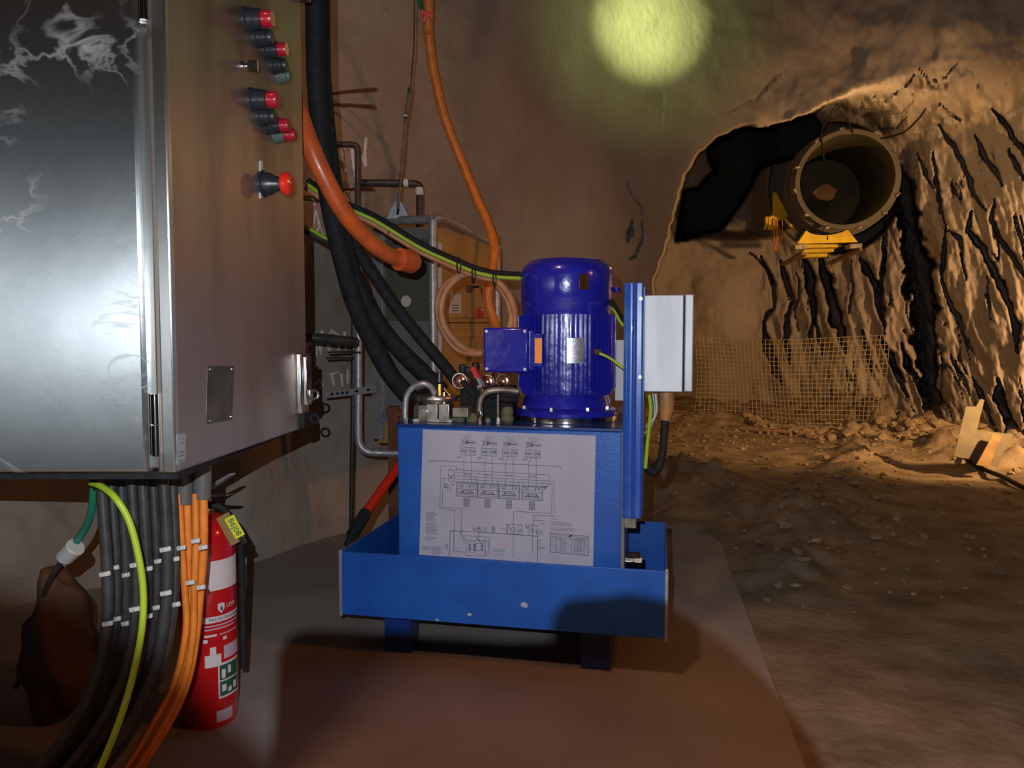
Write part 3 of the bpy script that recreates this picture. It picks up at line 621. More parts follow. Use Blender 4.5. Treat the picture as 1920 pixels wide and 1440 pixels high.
for (x0, y0) in ((lx(727,.1),.06),(lx(727,.1),DP-.12),(lx(1092,.1,1200),.06),(lx(1092,.1,1200),DP-.12)):
    MB().box(x0, x0+.075, y0, y0+.06, fh, TB).build('foot', M['darkblue'], pu, bev=.002)
# tank
TY = .055; tx0 = lx(745, TY); tx1 = lx(1166, TY); TT = (L(745,797,TY).z+L(1166,812,TY).z)/2; TD = DP-.06
MB().box(tx0, tx1, TY, TD, TB+th, TT).build('tank', M['blue'], pu, bev=.004)
MB().box(tx0-.006, tx1+.004, TY-.006, TD+.006, TT, TT+.008).build('tank_lid', M['darkblue'], pu, bev=.002)
MB().box(tx1-.001, tx1+.009, TY-.004, TY+.03, TB+th, TT).build('tank_corner', M['greypaint'], pu, bev=.002)
# schematic sheet
q = [L(793,805,TY-.001), L(1117,817,TY-.001), L(1112,1062,TY-.001), L(786,1040,TY-.001)]
SHY = TY-.0012
sheet = MB().prism([(p.x, SHY, p.z) for p in q], (0,.0012,0)).build('schematic_sheet', M['paper'], pu)
def S(cx_, cy_): p = L(780+cx_/4.0, 800+cy_/4.0, SHY); return (p.x, p.z)
ink = MB(); inkl = MB()
def line(mb, pts, wpx=2.6):
    wd = wpx/4.0*1.95/F/2
    for p, q_ in zip(pts[:-1], pts[1:]):
        a = Vector(S(*p)); b = Vector(S(*q_)); dd = (b-a); ln = dd.length
        if ln < 1e-6: continue
        dd /= ln; n = Vector((-dd.y, dd.x))*wd; a2 = a-dd*wd; b2 = b+dd*wd
        mb.prism([(a2.x+n.x, SHY-.0003, a2.y+n.y),(b2.x+n.x, SHY-.0003, b2.y+n.y),(b2.x-n.x, SHY-.0003, b2.y-n.y),(a2.x-n.x, SHY-.0003, a2.y-n.y)], (0,.0005,0))
def skew(x, y): return (x-0.035*y*0, y+0.047*x*0)
def rect(mb, x0, y0, x1, y1, w_=2.6, sk=0.055):
    s_ = sk*(x1-x0); line(mb, [(x0,y0),(x1,y0+s_),(x1,y1+s_),(x0,y1),(x0,y0)], w_)
def circ(mb, x, y, r, w_=2.6): line(mb, [(x+r*math.cos(k*math.pi/5), y+r*math.sin(k*math.pi/5)) for k in range(11)], w_)
def scrib(mb, x, y, wd, rows, lh=8, w_=3.0):
    for k in range(rows):
        ww = wd*random.uniform(.6, 1); xx = x
        while xx < x+ww:
            e = min(x+ww, xx+random.uniform(6, 16)); line(mb, [(xx, y+k*lh+.045*(xx-x)), (e, y+k*lh+.045*(e-x))], w_); xx = e+3.5
        
cylx = [(345,118),(503,124),(660,130),(832,137)]
for i, (x, y) in enumerate(cylx):
    scrib(inkl, x+12, y-56, 85, 2, 9); scrib(inkl, x+20, y-38, 55, 2, 8); scrib(ink, x-14, y-20, 122, 1, 6, 2.6)
    rect(ink, x, y-10, x+48, y+8, 3.4); line(ink, [(x+34,y-8),(x+34,y+8)], 9); line(ink, [(x+36,y-1),(x+84,y+3)], 7); circ(ink, x+94, y+3, 9, 3.2); circ(ink, x+8, y, 9, 3)
    scrib(inkl, x-10, y+20, 28, 1, 6, 6)
    rect(ink, x-12, y+36, x+100, y+92, 2.8); rect(inkl, x-2, y+44, x+90, y+84, 2.2)
    for k_ in (28, 64): circ(ink, x+k_, y+66, 10, 4); 
    line(ink, [(x-10,y+64),(x+18,y+66)], 3.2); line(ink, [(x+74,y+66),(x+100,y+68)], 3.2)
    line(ink, [(x+6,y+56),(x+18,y+66),(x+6,y+74),(x+6,y+56)], 3); line(ink, [(x+92,y+58),(x+78,y+68),(x+92,y+78),(x+92,y+58)], 3)
    scrib(inkl, x-36, y+104, 44, 3, 6, 3.4)
    by = 432+i*9; bx = (305,462,622,795)[i]
    for k_, kx in ((0, 26),(1, 66)):
        x0_ = x+kx+2; x1_ = x+ (14 if k_ == 0 else 70)
        line(ink, [(x0_,y+8),(x0_,y+36)], 2.4); line(ink, [(x0_,y+92),(x0_,y+116),(x1_,y+122),(x1_,by-12)], 2.4)
    rect(ink, bx, by-14, bx+154, by+88, 4.2, .05); rect(ink, bx+9, by-6, bx+145, by+76, 2.4, .05); line(ink, [(bx+2,by+34),(bx+152,by+40)], 3)
    for k_ in (28,44,100,124): line(ink, [(bx+k_,by),(bx+k_+2,by+24)], 4.5); line(ink, [(bx+k_-7,by+12),(bx+k_+9,by+13)], 3)
    line(ink, [(bx+66,by+18),(bx+90,by+20)], 3)
    line(ink, [(bx+24,by+64),(bx+130,by+70)], 5); line(ink, [(bx+22,by+66),(bx+46,by+44),(bx+48,by+64)], 5); line(ink, [(bx+130,by+70),(bx+108,by+50),(bx+104,by+68)], 5)
    rect(ink, bx+52, by+46, bx+98, by+66, 3.4); line(ink, [(bx+68,by+46),(bx+68,by+66)], 3); line(ink, [(bx+83,by+47),(bx+83,by+67)], 3)
    for k_ in range(6): rect(ink, bx+54, by+100+k_*11, bx+96, by+110+k_*11, 2.2, .03); scrib(inkl, bx+58, by+105+k_*11, 34, 1, 5, 3)
    line(ink, [(x+16,y+238-i*2),(x+66,y+240-i*2)], 2.6); line(ink, [(x+30,y+232),(x+24,y+238),(x+30,y+244)], 2.6); line(ink, [(x+54,y+233),(x+60,y+239),(x+54,y+245)], 2.6)
line(ink, [(103,272),(103,253),(1082,298),(1082,318)], 3.4); scrib(inkl, 118,266,46,1); scrib(inkl,1015,306,56,1)
line(ink, [(303,322),(302,297),(187,293),(178,612),(291,628),(284,936),(374,942)], 2.6)
line(ink, [(240,388),(203,386),(196,604),(342,614),(338,790)], 2.6)
rect(ink, 243, 324, 284, 408, 2.8, .05); circ(ink, 262, 380, 8, 4); line(ink,[(240,365),(284,368)],2.2)
line(ink, [(284,324),(460,333),(998,362),(996,446),(950,444)], 3); line(ink, [(284,342),(940,385)], 2.2)
line(ink, [(284,368),(940,405),(1040,408),(1036,670),(878,664),(878,740)], 2.8); line(ink, [(284,390),(780,418),(1022,430),(1018,652),(733,634),(728,990)], 2.8); line(ink, [(284,410),(460,420),(945,446)], 2.4)
for x in (450,520,610,672,768,804,938): line(ink, [(x,385+(x-450)*.05),(x,432+(x-450)*.05)], 2.2)
scrib(inkl, 250,318,26,1,6,5); scrib(inkl,312,316,26,2,8,4); scrib(inkl,262,432,32,2,7,5); circ(ink,228,442,14,2.6); scrib(ink,212,428,22,6,6,2.4); rect(ink,234,456,258,480,2.4)
line(ink, [(950,450),(965,462),(980,450)], 5); line(ink,[(962,458),(970,470)],5); line(ink,[(968,452),(984,448)],7)
scrib(inkl,948,400,46,1); scrib(inkl,948,424,46,1)
# lower half
line(ink, [(250,968),(257,780),(560,796),(912,822),(910,1014)], 4); line(ink,[(283,782),(283,936)],2.2)
for (x,y) in ((440,760),(472,752),(582,752)): scrib(ink, x-14, y, 26, 3, 8, 3.4)
circ(ink, 472,776,13,3); line(ink,[(472,790),(470,850)],3.4); line(ink,[(582,766),(592,780),(582,794),(572,780),(582,766)],3.4); scrib(inkl,496,752,40,5,8,3)
rect(ink,686,732,796,804,3.4,.06); line(ink,[(682,728),(680,800)],3.4); circ(ink,728,774,17,3.4); circ(ink,770,782,11,3.4); line(ink,[(694,742),(712,768),(704,768)],4); line(ink,[(780,772),(790,778)],5); scrib(inkl,756,744,34,1); scrib(inkl,645,764,26,1,6,6)
rect(ink,848,736,914,818,3.2,.06); line(ink,[(875,764),(890,780),(875,796),(860,780),(875,764)],3.6); line(ink,[(875,740),(875,940)],3); line(ink,[(826,732),(836,762),(846,756)],4); scrib(inkl,820,744,22,3,7,3); line(ink,[(905,780),(906,804)],5)
scrib(ink,890,686,44,1); scrib(ink,884,702,110,1,6,3.6); scrib(inkl,932,722,30,2,9,5); scrib(inkl,926,780,30,4,9,5)
scrib(inkl,1012,692,56,1,8,4); scrib(inkl,1010,712,170,4,9,3.6); scrib(inkl,1010,758,200,3,9,3.8)
rect(ink,1006,796,1294,940,3.6,.095)
for k_ in range(11): y = 808+k_*12; line(inkl if k_ > 2 else ink, [(1008,y),(1292,y+27)], 2.4)
for x in (1048,1084,1120,1166,1190,1214,1236,1264): line(ink,[(x,822+(x-1006)*.09),(x,940+(x-1006)*.09)],2.4)
for k_ in range(9):
    scrib(inkl,1196,836+k_*12,90,1,6,3.4); scrib(inkl,1092,832+k_*12,22,1,6,3.4)
rect(ink,374,850,518,966,2.6,.03); rect(ink,388,862,446,940,2.2,.03); line(ink,[(346,806),(346,870)],2.4); line(ink,[(350,818),(520,824),(520,970)],2.4); line(ink,[(536,830),(552,832),(552,920)],3); line(ink,[(500,856),(542,858),(540,972)],3)
for (x,y) in ((404,905),(438,905),(496,902)): scrib(ink, x-6, y-24, 14, 7, 8, 5)
line(ink,[(450,830),(484,868)],5); rect(ink,448,876,498,930,2.6,.02); line(ink,[(335,786),(335,806)],7); scrib(inkl,320,816,10,6,8,3); line(ink,[(350,822),(372,846)],4)
scrib(inkl,76,640,84,9,8,3.6); scrib(inkl,74,718,98,11,8.5,3.6); scrib(inkl,70,826,84,3,10,3.6)
scrib(inkl,56,896,130,2,9,3.4); scrib(inkl,124,912,80,6,9,3.4); scrib(inkl,52,912,60,2,9,3.4); scrib(ink,220,884,20,4,10,3); scrib(inkl,584,914,100,3,9,3.6); scrib(inkl,586,960,100,1,9,3.6); scrib(inkl,700,918,10,1)
rect(ink,916,852,932,920,2.6); scrib(ink,938,904,30,2,9,3.6); scrib(inkl,448,955,30,1,6,4); line(ink,[(760,998),(768,996)],4); scrib(inkl,286,736,8,5,8,2.6); scrib(inkl,342,736,8,5,8,2.6)
ink.build('printed_linework', M['ink'], sheet); inkl.build('faint_print', M['inklight'], sheet)
def blob(cx_, cy_, rx, ry, m, name, n=14, rot=0.0):
    pts = []
    for k in range(n):
        a = k/n*6.283; j = random.uniform(.7,1.1); ex = rx*j*math.cos(a); ey = ry*j*math.sin(a)
        s_ = S(cx_+ex*math.cos(rot)-ey*math.sin(rot), cy_+ex*math.sin(rot)+ey*math.cos(rot)); pts.append((s_[0], SHY-.00015, s_[1]))
    MB().prism(pts, (0,.0003,0)).build(name, m, sheet)
blob(670,890,28,22,M['pinksmudge'],'pink_smudge',rot=-.4); blob(610,835,48,6,M['smudge'],'dirt_smudge',rot=.25); blob(780,845,42,6,M['smudge'],'dirt_smudge',rot=-.35); blob(820,905,90,5,M['smudge'],'dirt_smudge',rot=.1); blob(364,850,16,22,M['smudge'],'dirt_smudge')
blob(1160,820,20,10,M['rust'],'brown_mark',9,-.6)
# motor
MY = .245; mc = L(1062, 800, MY); mx = mc.x
wz = (WM @ Vector((mx, MY, .8))).y
def mz(py): return L(1062, py, MY).z
def mr(px): return px*wz/F
mz0 = TT+.008
motor = MB().lathe([(0,mz0+.016),(mr(97),mz0+.016),(mr(98),mz0+.018),(mr(98),mz(768)),(mr(95),mz(764)),(mr(84),mz(760)),(mr(80),mz(744)),(mr(76),mz(735)),(mr(76),mz(728)),(0,mz(728))], (mx,MY,0), seg=64).build('motor', M['motorblue'], pu, smooth=True, ang=30)
MB().lathe([(0,mz0),(mr(94),mz0),(mr(95),mz0+.002),(mr(95),mz0+.0165),(0,mz0+.0165)], (mx,MY,0), seg=64).build('bell_housing_ring', M['chrome'], motor, smooth=True)
fb = MB(); r0 = mr(80); z0, z1 = mz(738), mz(590)
fb.lathe([(0,z0-.004),(mr(70),z0-.004),(r0,z0+.004),(r0,z1),(r0*.9,z1+.004),(0,z1+.004)], (mx,MY,0), seg=72)
for k in range(56):
    a = k/56*2*math.pi; c_, s_ = math.cos(a), math.sin(a); tw = .0016; ri = r0-.004; ro = mr(91)
    if -2.25 < ((a+math.pi) % (2*math.pi)-math.pi) < -.9 and k % 2: ro = mr(88)
    e = Vector((c_, s_, 0)); n = Vector((-s_, c_, 0)); o_ = Vector((mx, MY, 0)); ch = .022
    prof2 = [(ri,z0),(ro-.012,z0),(ro,z0+ch),(ro,z1-.003),(ri,z1)]
    fb.prism([o_+e*p+n*tw+Vector((0,0,z)) for p, z in prof2], n*(-2*tw))
fb.build('finned_housing', M['motorblue'], motor, smooth=True, ang=30)
cw = mr(87)
fanc = MB().lathe([(0,mz(592)),(cw*.97,mz(592)),(cw*.985,mz(588)),(cw*.985,mz(574)),(cw,mz(572)),(cw,mz(548)),(cw*1.005,mz(546)),(cw*1.005,mz(524)),(cw*.995,mz(513)),(cw*.965,mz(504)),(cw*.91,mz(498)),(cw*.86,mz(496)),(cw*.83,mz(492)),(cw*.78,mz(490)),(0,mz(488.5))], (mx,MY,0), seg=72).build('fan_cowl', M['motorblue'], motor, smooth=True, ang=38)
def motor_pt(px, py, r):   # front surface of radius r around the motor axis
    o = WI @ CAMP; d = (RM.inverted() @ ray(px, py)); ox, oy = o.x-mx, o.y-MY
    a = d.x**2+d.y**2; b = 2*(ox*d.x+oy*d.y); c_ = ox*ox+oy*oy-r*r; t_ = (-b-math.sqrt(max(0,b*b-4*a*c_)))/(2*a); return o+d*t_
def curved_plate(x0, x1, y0, y1, r, m, name, off=.0015, bev=0):
    n = 8; vs = []; fs = []
    for i in range(n+1):
        px = x0+(x1-x0)*i/n
        for py in (y0, y1):
            p = motor_pt(px, py, r); u_ = Vector((p.x-mx, p.y-MY, 0)).normalized(); vs += [p-u_*.002, p+u_*off]
    for i in range(n):
        a = i*4; b = a+4
        fs += [(a+1,b+1,b+3,a+3),(a,a+2,b+2,b),(a,b,b+1,a+1),(a+2,a+3,b+3,b+2)]
    fs += [(0,1,3,2),(n*4,n*4+2,n*4+3,n*4+1)]
    return MB().add(vs, fs).build(name, m, motor, smooth=True)
M['ratingplate'] = mat('bright_rating_plate', (0.72, 0.72, 0.78), 0.33, 0.8, col2=(0.45,0.45,0.5), vscale=90, stretch=(1,1,3))
M['cowlplate'] = mat('dark_brass_plate', (0.30, 0.15, 0.05), 0.25, 0.9)
curved_plate(1063, 1094, 634, 681, mr(92), M['ratingplate'], 'rating_plate')
curved_plate(1086, 1103, 514, 543, cw*1.0, M['cowlplate'], 'cowl_plate')
M['dirtypatch'] = mat('grimy_boss', (0.13,0.07,0.05), 0.7)
p = motor_pt(1119, 660, mr(90)); u_ = Vector((p.x-mx, p.y-MY, 0)).normalized()
MB().cyl(p-u_*.004, p+u_*.012, .0085, .007, 16).build('earth_boss', M['dirtypatch'], motor, smooth=True)
for (a, b) in ((989,571),(1077,571)):
    p = motor_pt(a, b, cw); u_ = Vector((p.x-mx, p.y-MY, 0)).normalized(); MB().cyl(p-u_*.002, p+u_*.004, .0042, .003, 12).build('cowl_screw', M['chrome'], motor, smooth=True)
for a in (-2.5,-1.75,-1.0,-.45): 
    c_ = Vector((mx+mr(88)*math.cos(a), MY+mr(88)*math.sin(a), mz(768))); MB().cyl(c_, c_+Vector((0,0,.016)), .0075, .0065, 6).build('flange_bolt', M['zinc'], motor, smooth=True)
p = Vector((mx+cw, MY-.01, mz(545))); MB().lathe([(.008,-.003),(.012,-.003),(.012,.003),(.008,.003)], p+Vector((.009,0,0)), (0,.3,1), 20, close=True).build('lifting_eye', M['motorblue'], motor, smooth=True)
# terminal box, on the camera's left side of the motor
BY = MY-mr(80)-.005; bx0 = lx(906, BY, 655); bx1_ = lx(1000, BY, 655); bz0 = lz(950, 699, BY); bz1 = lz(950, 614, BY)
tb_ = MB().box(bx0+.003, bx1_+.004, BY+.012, MY, bz0+.003, bz1-.003).build('terminal_box', M['motorblue'], motor, bev=.008)
MB().box(bx0, bx1_-.012, BY-.002, BY+.016, bz0, bz1).build('terminal_box_lid', M['motorblue'], motor, bev=.007)
for xx in (bx0+.010, bx1_-.022):
    for zz in (bz0+.010, bz1-.010): MB().cyl((xx, BY-.0045, zz), (xx, BY, zz), .0042, .0042, 12).build('lid_screw', M['zinc'], motor, smooth=True)
q0 = L(1003, 634, BY+.002); q1 = L(1016, 681, BY+.002)
MB().box(q0.x, q1.x, BY-.0, BY+.0015, q1.z, q0.z).build('orange_sticker', M['stickorange'], motor)
q0 = L(996, 626, BY+.01); q1 = L(1019, 688, BY+.01); MB().box(q0.x, q1.x, BY+.0015, BY+.02, q1.z, q0.z).build('sticker_bracket', M['motorblue'], motor, bev=.002)
# blue upright post with stainless junction box
PYY = .03
px0, px1 = lx(1168, PYY), lx(1204, PYY); pz0 = lz(1185, 972, PYY); pz1 = lz(1185, 530, PYY)
po = MB().prism([(px0,PYY,pz0),(px0+.008,PYY-.004,pz0),(px0+.014,PYY-.001,pz0),(px0+.02,PYY-.001,pz0),(px0+.026,PYY-.006,pz0),(px0+.032,PYY-.001,pz0),(px1-.004,PYY-.001,pz0),(px1,PYY-.004,pz0),(px1,PYY+.05,pz0),(px0,PYY+.05,pz0)], (0,0,pz1-pz0)).build('upright_post', M['postblue'], pu, bev=.0012)
MB().box(px1, px1+.004, PYY, PYY+.16, pz0+.01, pz1-.01).build('mounting_plate', M['darkblue'], pu, bev=.001)
for zz in (.03, .24): MB().cyl((px1-.006,PYY-.007,pz1-.012-zz*.9),(px1-.006,PYY,pz1-.012-zz*.9),.004,.004,10).build('post_bolt', M['zinc'], pu, smooth=True)
MB().box(px0+.004, px1-.012, PYY+.010, PYY+.04, pz0-.028, pz0).build('post_clamp', M['dullmetal'], pu, bev=.002)
MB().box(tx1, px0+.012, PYY+.03, PYY+.06, pz0+.04, pz0+.08).build('post_bracket', M['darkblue'], pu, bev=.002)
JY = PYY+.012; jx0 = lx(1207, JY, 640); jx1 = lx(1281, JY, 640); jx2 = lx(1300, JY, 640); jz0 = lz(1245, 735, JY); jz1 = lz(1245, 553, JY)
jb = MB().box(jx0, jx1, JY, JY+.17, jz0, jz1).build('junction_box', M['steel_box'], pu, bev=.002)
MB().box(jx1+.003, jx2, JY-.004, JY+.175, jz0+.001, jz1+.001).build('box_lid', M['steel_box'], jb, bev=.003)
MB().box(jx1-.001, jx1+.004, JY+.004, JY+.165, jz0+.006, jz1-.006).build('lid_gasket', M['black'], jb)
for zz in (jz1-.03, jz0+.02): MB().box(px1+.003, jx0+.002, JY+.0, JY+.02, zz-.008, zz+.008).build('box_bracket', M['zinc'], jb, bev=.001)
# drain valve in the tray
q = L(1200, 1052, .10); dv = MB().cyl((tx1-.0, .10, q.z), (tx1+.03, .10, q.z), .010, .010, 6).cyl((tx1+.03,.10,q.z),(tx1+.052,.10,q.z),.013,.013,6)
dvo = dv.build('drain_valve', M['zinc'], pu, bev=.001)
MB().box(tx1+.014, tx1+.046, .088, .108, q.z+.010, q.z+.022).build('valve_handle', M['black'], dvo, bev=.003)
# pipework and fittings on the tank lid
lid = TT+.008
def PL(px, py, ly): return L(px, py, ly)
def ptube(name, pts, rpx, m, ly=None, parent=pu, seg=14, n=10):
    return MB().tube(smooth_path([PL(*q_) for q_ in pts], n), rpx*1.95/F, seg).build(name, m, parent, smooth=True, ang=60)
FY = .12
ptube('return_pipe', [(760,793,FY),(760,765,FY),(763,742,FY),(775,726,FY),(793,719,FY),(808,726,FY+.01),(815,738,FY+.02)], 6.0, M['galv'])
p = PL(762,794,FY); MB().cyl((p.x,p.y,lid-.0005),(p.x,p.y,lid+.008),.013,.013,6).build('pipe_nut', M['zinc'], pu, bev=.001)
fp = PL(820, 745, FY+.05); fr = 44*2.05/F
MB().lathe([(0,0),(fr,0),(fr*1.03,.003),(fr*1.03,.010),(fr,.014),(fr*.8,.016),(0,.018)], (fp.x,fp.y,fp.z-.008), seg=40).build('filter_flange', M['zinc'], pu, smooth=True)
MB().lathe([(0,lid),(fr*.62,lid),(fr*.62,fp.z-.006),(0,fp.z-.006)], (fp.x,fp.y,0), seg=32).build('filter_body', M['dullmetal'], pu, smooth=True)
for (a0,a1,b0,b1,m_,nm) in ((800,820,758,786,'zinc','pump_block'),(822,842,758,786,'zinc','pump_block'),(784,800,760,786,'dullmetal','side_block'),(848,878,765,782,'dullmetal','solenoid_body'),(774,799,786,792,'whitepl','gasket_strip'),(817,846,787,793,'whitepl','gasket_strip')):
    a = PL(a0,b1,FY-.02); b = PL(a1,b0,FY-.02); zb = lid if nm != 'solenoid_body' else max(lid+.002,a.z)
    MB().box(a.x, b.x, FY-.02, FY+.03, zb, max(b.z, zb+.004)).build(nm, M[m_], pu, bev=.0015)
a = PL(795.5, 772.5, FY-.022); MB().lathe([(0,0),(.0035,0),(.0045,.002),(.008,.002),(.008,-.004)], a, (0,-1,0), 20).build('hex_plug', M['zinc'], pu, smooth=True)
a = PL(833,745,FY+.01); MB().cyl((a.x,a.y,a.z-.022),(a.x,a.y,a.z+.014),.0075,.006,12).build('clamp_bolt', M['chrome'], pu, smooth=True)
a = PL(824,733,FY+.03); MB().cyl((a.x,a.y,a.z-.015),(a.x,a.y,a.z+.02),.0095,.0085,8).build('brass_fitting', M['brass'], pu, bev=.001)
a = PL(824,708,FY+.03); MB().cyl((a.x,a.y,a.z-.014),(a.x,a.y,a.z+.016),.011,.009,12).build('breather_cap', M['blackpl'], pu, bev=.002)
ptube('pressure_pipe', [(899,772,FY-.03),(900,755,FY-.03),(906,741,FY-.03),(920,733,FY-.03),(945,731,FY-.02),(972,734,FY-.01)], 6.0, M['dullmetal'])
a = PL(900,777,FY-.035); MB().cyl((a.x,a.y,a.z-.009),(a.x,a.y,a.z+.009),.0085,.0085,6).build('pipe_nut', M['chrome'], pu, bev=.001)
MB().cyl((a.x,a.y,lid),(a.x,a.y,a.z-.008),.006,.006,12).build('riser_stub', M['dullmetal'], pu, smooth=True)
a = PL(934,760,FY-.03); MB().cyl((a.x,a.y,lid),(a.x,a.y,a.z+.03),.0038,.0038,10).build('gauge_pipe', M['zinc'], pu, smooth=True)
MB().cyl((a.x,a.y,lid),(a.x,a.y,lid+.018),.007,.006,6).build('pipe_nut', M['zinc'], pu, bev=.001)
a = PL(951,780,FY); wv = MB(); wv.lathe([(0,lid),(.016,lid),(.019,lid+.012),(.015,lid+.022),(.018,lid+.03),(.013,lid+.042),(0,lid+.044)], (a.x,a.y,0), seg=10); wv.build('wrapped_fitting', M['wrap'], pu, smooth=True, ang=80)
for (px_,py_,r_,m_) in ((885,785,.016,'wrap'),(862,790,.014,'wrap'),(915,783,.010,'dullmetal')):
    a = PL(px_,py_,FY+.02); MB().lathe([(0,lid),(r_,lid),(r_*1.1,lid+r_*.6),(r_*.7,lid+r_*1.4),(0,lid+r_*1.5)], (a.x,a.y,0), seg=9).build('small_fitting', M[m_], pu, smooth=True, ang=80)
# manifold with round couplings
MYY = .20
a0 = PL(862,720,MYY); a1 = PL(962,745,MYY); MB().box(a0.x, a1.x, MYY, MYY+.06, lid, a0.z-.004).build('valve_manifold', M['black'], pu, bev=.004)
for i,(px_,py_,r_) in enumerate(((862,714,12),(893,716,11),(914,716,11),(944,715,11))):
    a = PL(px_,py_,MYY-.012); r__ = r_*2.1/F
    cp = MB().lathe([(0,.004),(r__*.45,.004),(r__*.55,.0),(r__*.8,-.001),(r__,.002),(r__,-.022),(0,-.022)], a, (0,-1,0), 24).build('hose_coupling', M['copper'], pu, smooth=True)
    MB().lathe([(0,.010),(r__*.25,.009),(r__*.42,.004),(r__*.42,0)], a, (0,-1,0), 16).build('coupling_poppet', M['zinc'], cp, smooth=True)
    MB().lathe([(r__*1.05,-.004),(r__*1.2,-.004),(r__*1.2,.002),(r__*1.05,.002)], a, (0,-1,0), 24, close=True).build('coupling_ring', M['chrome'], cp, smooth=True)
    ca = PL(px_+(14 if i < 1 else 0), py_-24, MYY+.01)
a = PL(886,690,.17); b = PL(895,712,.16); c_ = PL(903,728,.15); d_ = PL(908,742,.14)
MB().tube([a,b],[.010,.014],14).build('red_dust_cap', M['stickred'], pu, smooth=True)
MB().tube([b,c_],[.013,.013],6).build('hose_end_fitting', M['galv'], pu, bev=.001); MB().tube([c_,d_],[.010,.009],6).build('hose_end_fitting', M['zinc'], pu, bev=.001)
for (px_,py_) in ((868,692),(878,697),(892,688)):
    a = PL(px_,py_,.19); MB().lathe([(0,-.010),(.010,-.010),(.012,0),(.010,.012),(0,.014)], a, (0,-.2,1), 12).build('black_dust_cap', M['blackpl'], pu, smooth=True)
for (x0,y0,x1,y1) in ((915,725,972,742),(925,738,970,750),(880,700,925,745),(868,715,905,752)):
    ptube('short_hose', [(x0,y0,.16),((x0+x1)/2,(y0+y1)/2+5,.15),(x1,y1,.17)], 6, M['black'])
ptube('brass_lead', [(833,728,.15),(845,742,.15),(862,748,.16)], 3, M['brass'])
a = PL(1154,660,MY+.06); MB().box(a.x,a.x+.035,MY+.06,MY+.065,lid+.05,lid+.22).build('white_label_plate', M['white'], pu)

# cables between motor, post and junction box
def pw(px, py, ly): return WM @ L(px, py, ly)
def whose(name, pts, rpx, m, label, cat='cable', group=None, seg=10):
    o = MB().tube(smooth_path([pw(*q_) for q_ in pts], 8), rpx*1.95/F, seg).build(name, m, smooth=True, ang=60); return tag(o, label, cat, group)
whose('earth_lead', [(1124,663,MY-mr(104)),(1135,667,MY-mr(104)),(1150,676,MY-mr(100)),(1166,688,.10),(1176,694,.09)], 2.6, M['green'], 'short green earth lead from the grimy boss on the blue motor')
whose('motor_cable', [(1146,566,.20),(1152,575,.18),(1160,590,.15),(1170,602,.10)], 6, M['black'], 'black cable from the motor cowl to the blue post')
whose('earth_lead', [(1147,578,.17),(1153,585,.14),(1160,598,.11),(1168,610,.09)], 2.8, M['green'], 'yellow-green lead beside the black cable above the blue post plate')
whose('green_lead', [(1217,740,.09),(1220,765,.09),(1217,800,.09),(1213,840,.09),(1210,878,.09)], 3.6, M['stripe'] if False else M['green'], 'green cable hanging below the stainless junction box')
whose('white_lead', [(1229,738,.10),(1231,765,.10),(1226,785,.10),(1212,800,.10)], 2.6, M['whitepl'], 'thin white cable hanging below the stainless junction box')
whose('grey_lead', [(1224,738,.11),(1227,770,.11),(1221,800,.11),(1208,812,.11)], 2.0, M['galv'], 'thin grey cable bent behind the white one under the junction box')
sp = tag(empty('supply_cable', pw(1248,760,.10)), 'thick black supply cable with a tan shroud hanging from the junction box', 'cable')
def spp(o): o.parent = sp; o.matrix_parent_inverse = Matrix.Translation(-sp.location); return o
spp(MB().tube([pw(1250,735,.10),pw(1250,745,.10),pw(1250,768,.10),pw(1247,788,.10)],[.018,.0185,.0175,.012],18).build('tan_shroud', M['tan'], smooth=True))
spp(MB().tube(smooth_path([pw(1247,785,.10),pw(1245,820,.10),pw(1241,855,.10),pw(1232,880,.10),pw(1221,884,.10),pw(1213,868,.10),pw(1206,845,.11),pw(1204,820,.12)],8),.0105,14).build('cable', M['black'], smooth=True))

# ------------------------------------------------------------------ steel framed yellow cabinet behind
QZ = 2.85
def fb_(px, py, Z_): return P(px, py, Z_)
C0 = P(815,600,2.80); C1 = P(706,600,2.90); C2 = P(938,600,3.40); C3 = Vector((C1.x+C2.x-C0.x, C1.y+C2.y-C0.y, 0))
zt_ = P(815,424,2.8).z; zb_ = P(720,845,2.9).z
pc = tag(empty('pump_cabinet', (C0.x, C0.y, zb_)), 'ochre and grey equipment cabinet with an olive cover inside a pipe frame', 'cabinet')
def pcp(o): o.parent = pc; o.matrix_parent_inverse = Matrix.Translation(-pc.location); return o
cor = [Vector((q_.x,q_.y,zb_+.03)) for q_ in (C0,C2,C3,C1)]
n1 = Vector((-(C1.y-C0.y), (C1.x-C0.x), 0)).normalized()
if n1.y > 0: n1 = -n1
n2 = Vector(((C2.y-C0.y), -(C2.x-C0.x), 0)).normalized()
pcp(MB().prism(cor, (0,0,zt_-zb_-.03)).build('housing', M['ochre'], bev=.004))
def face1(px, py, off=0.0): return hitplane(px, py, Vector((C0.x,C0.y,0))+n1*.0, n1)+n1*off
def face2(px, py, off=0.0): return hitplane(px, py, Vector((C0.x,C0.y,0)), n2)+n2*off
def fquad(fn, x0, y0, x1, y1, t_, m_, nm, nn, off=0.0): return pcp(MB().prism([fn(x0,y0,off),fn(x1,y0,off),fn(x1,y1,off),fn(x0,y1,off)], nn*t_).build(nm, m_, bev=.001))
fquad(face1, 700, 428, 816, 790, .004, M['greypaint'], 'grey_side_panel', n1)
fquad(face1, 726, 448, 808, 602, .008, M['olive'], 'olive_cover', n1, .004)
fquad(face1, 703, 440, 722, 822, .014, M['galv'], 'corner_flange', n1, .004)
bl = MB()
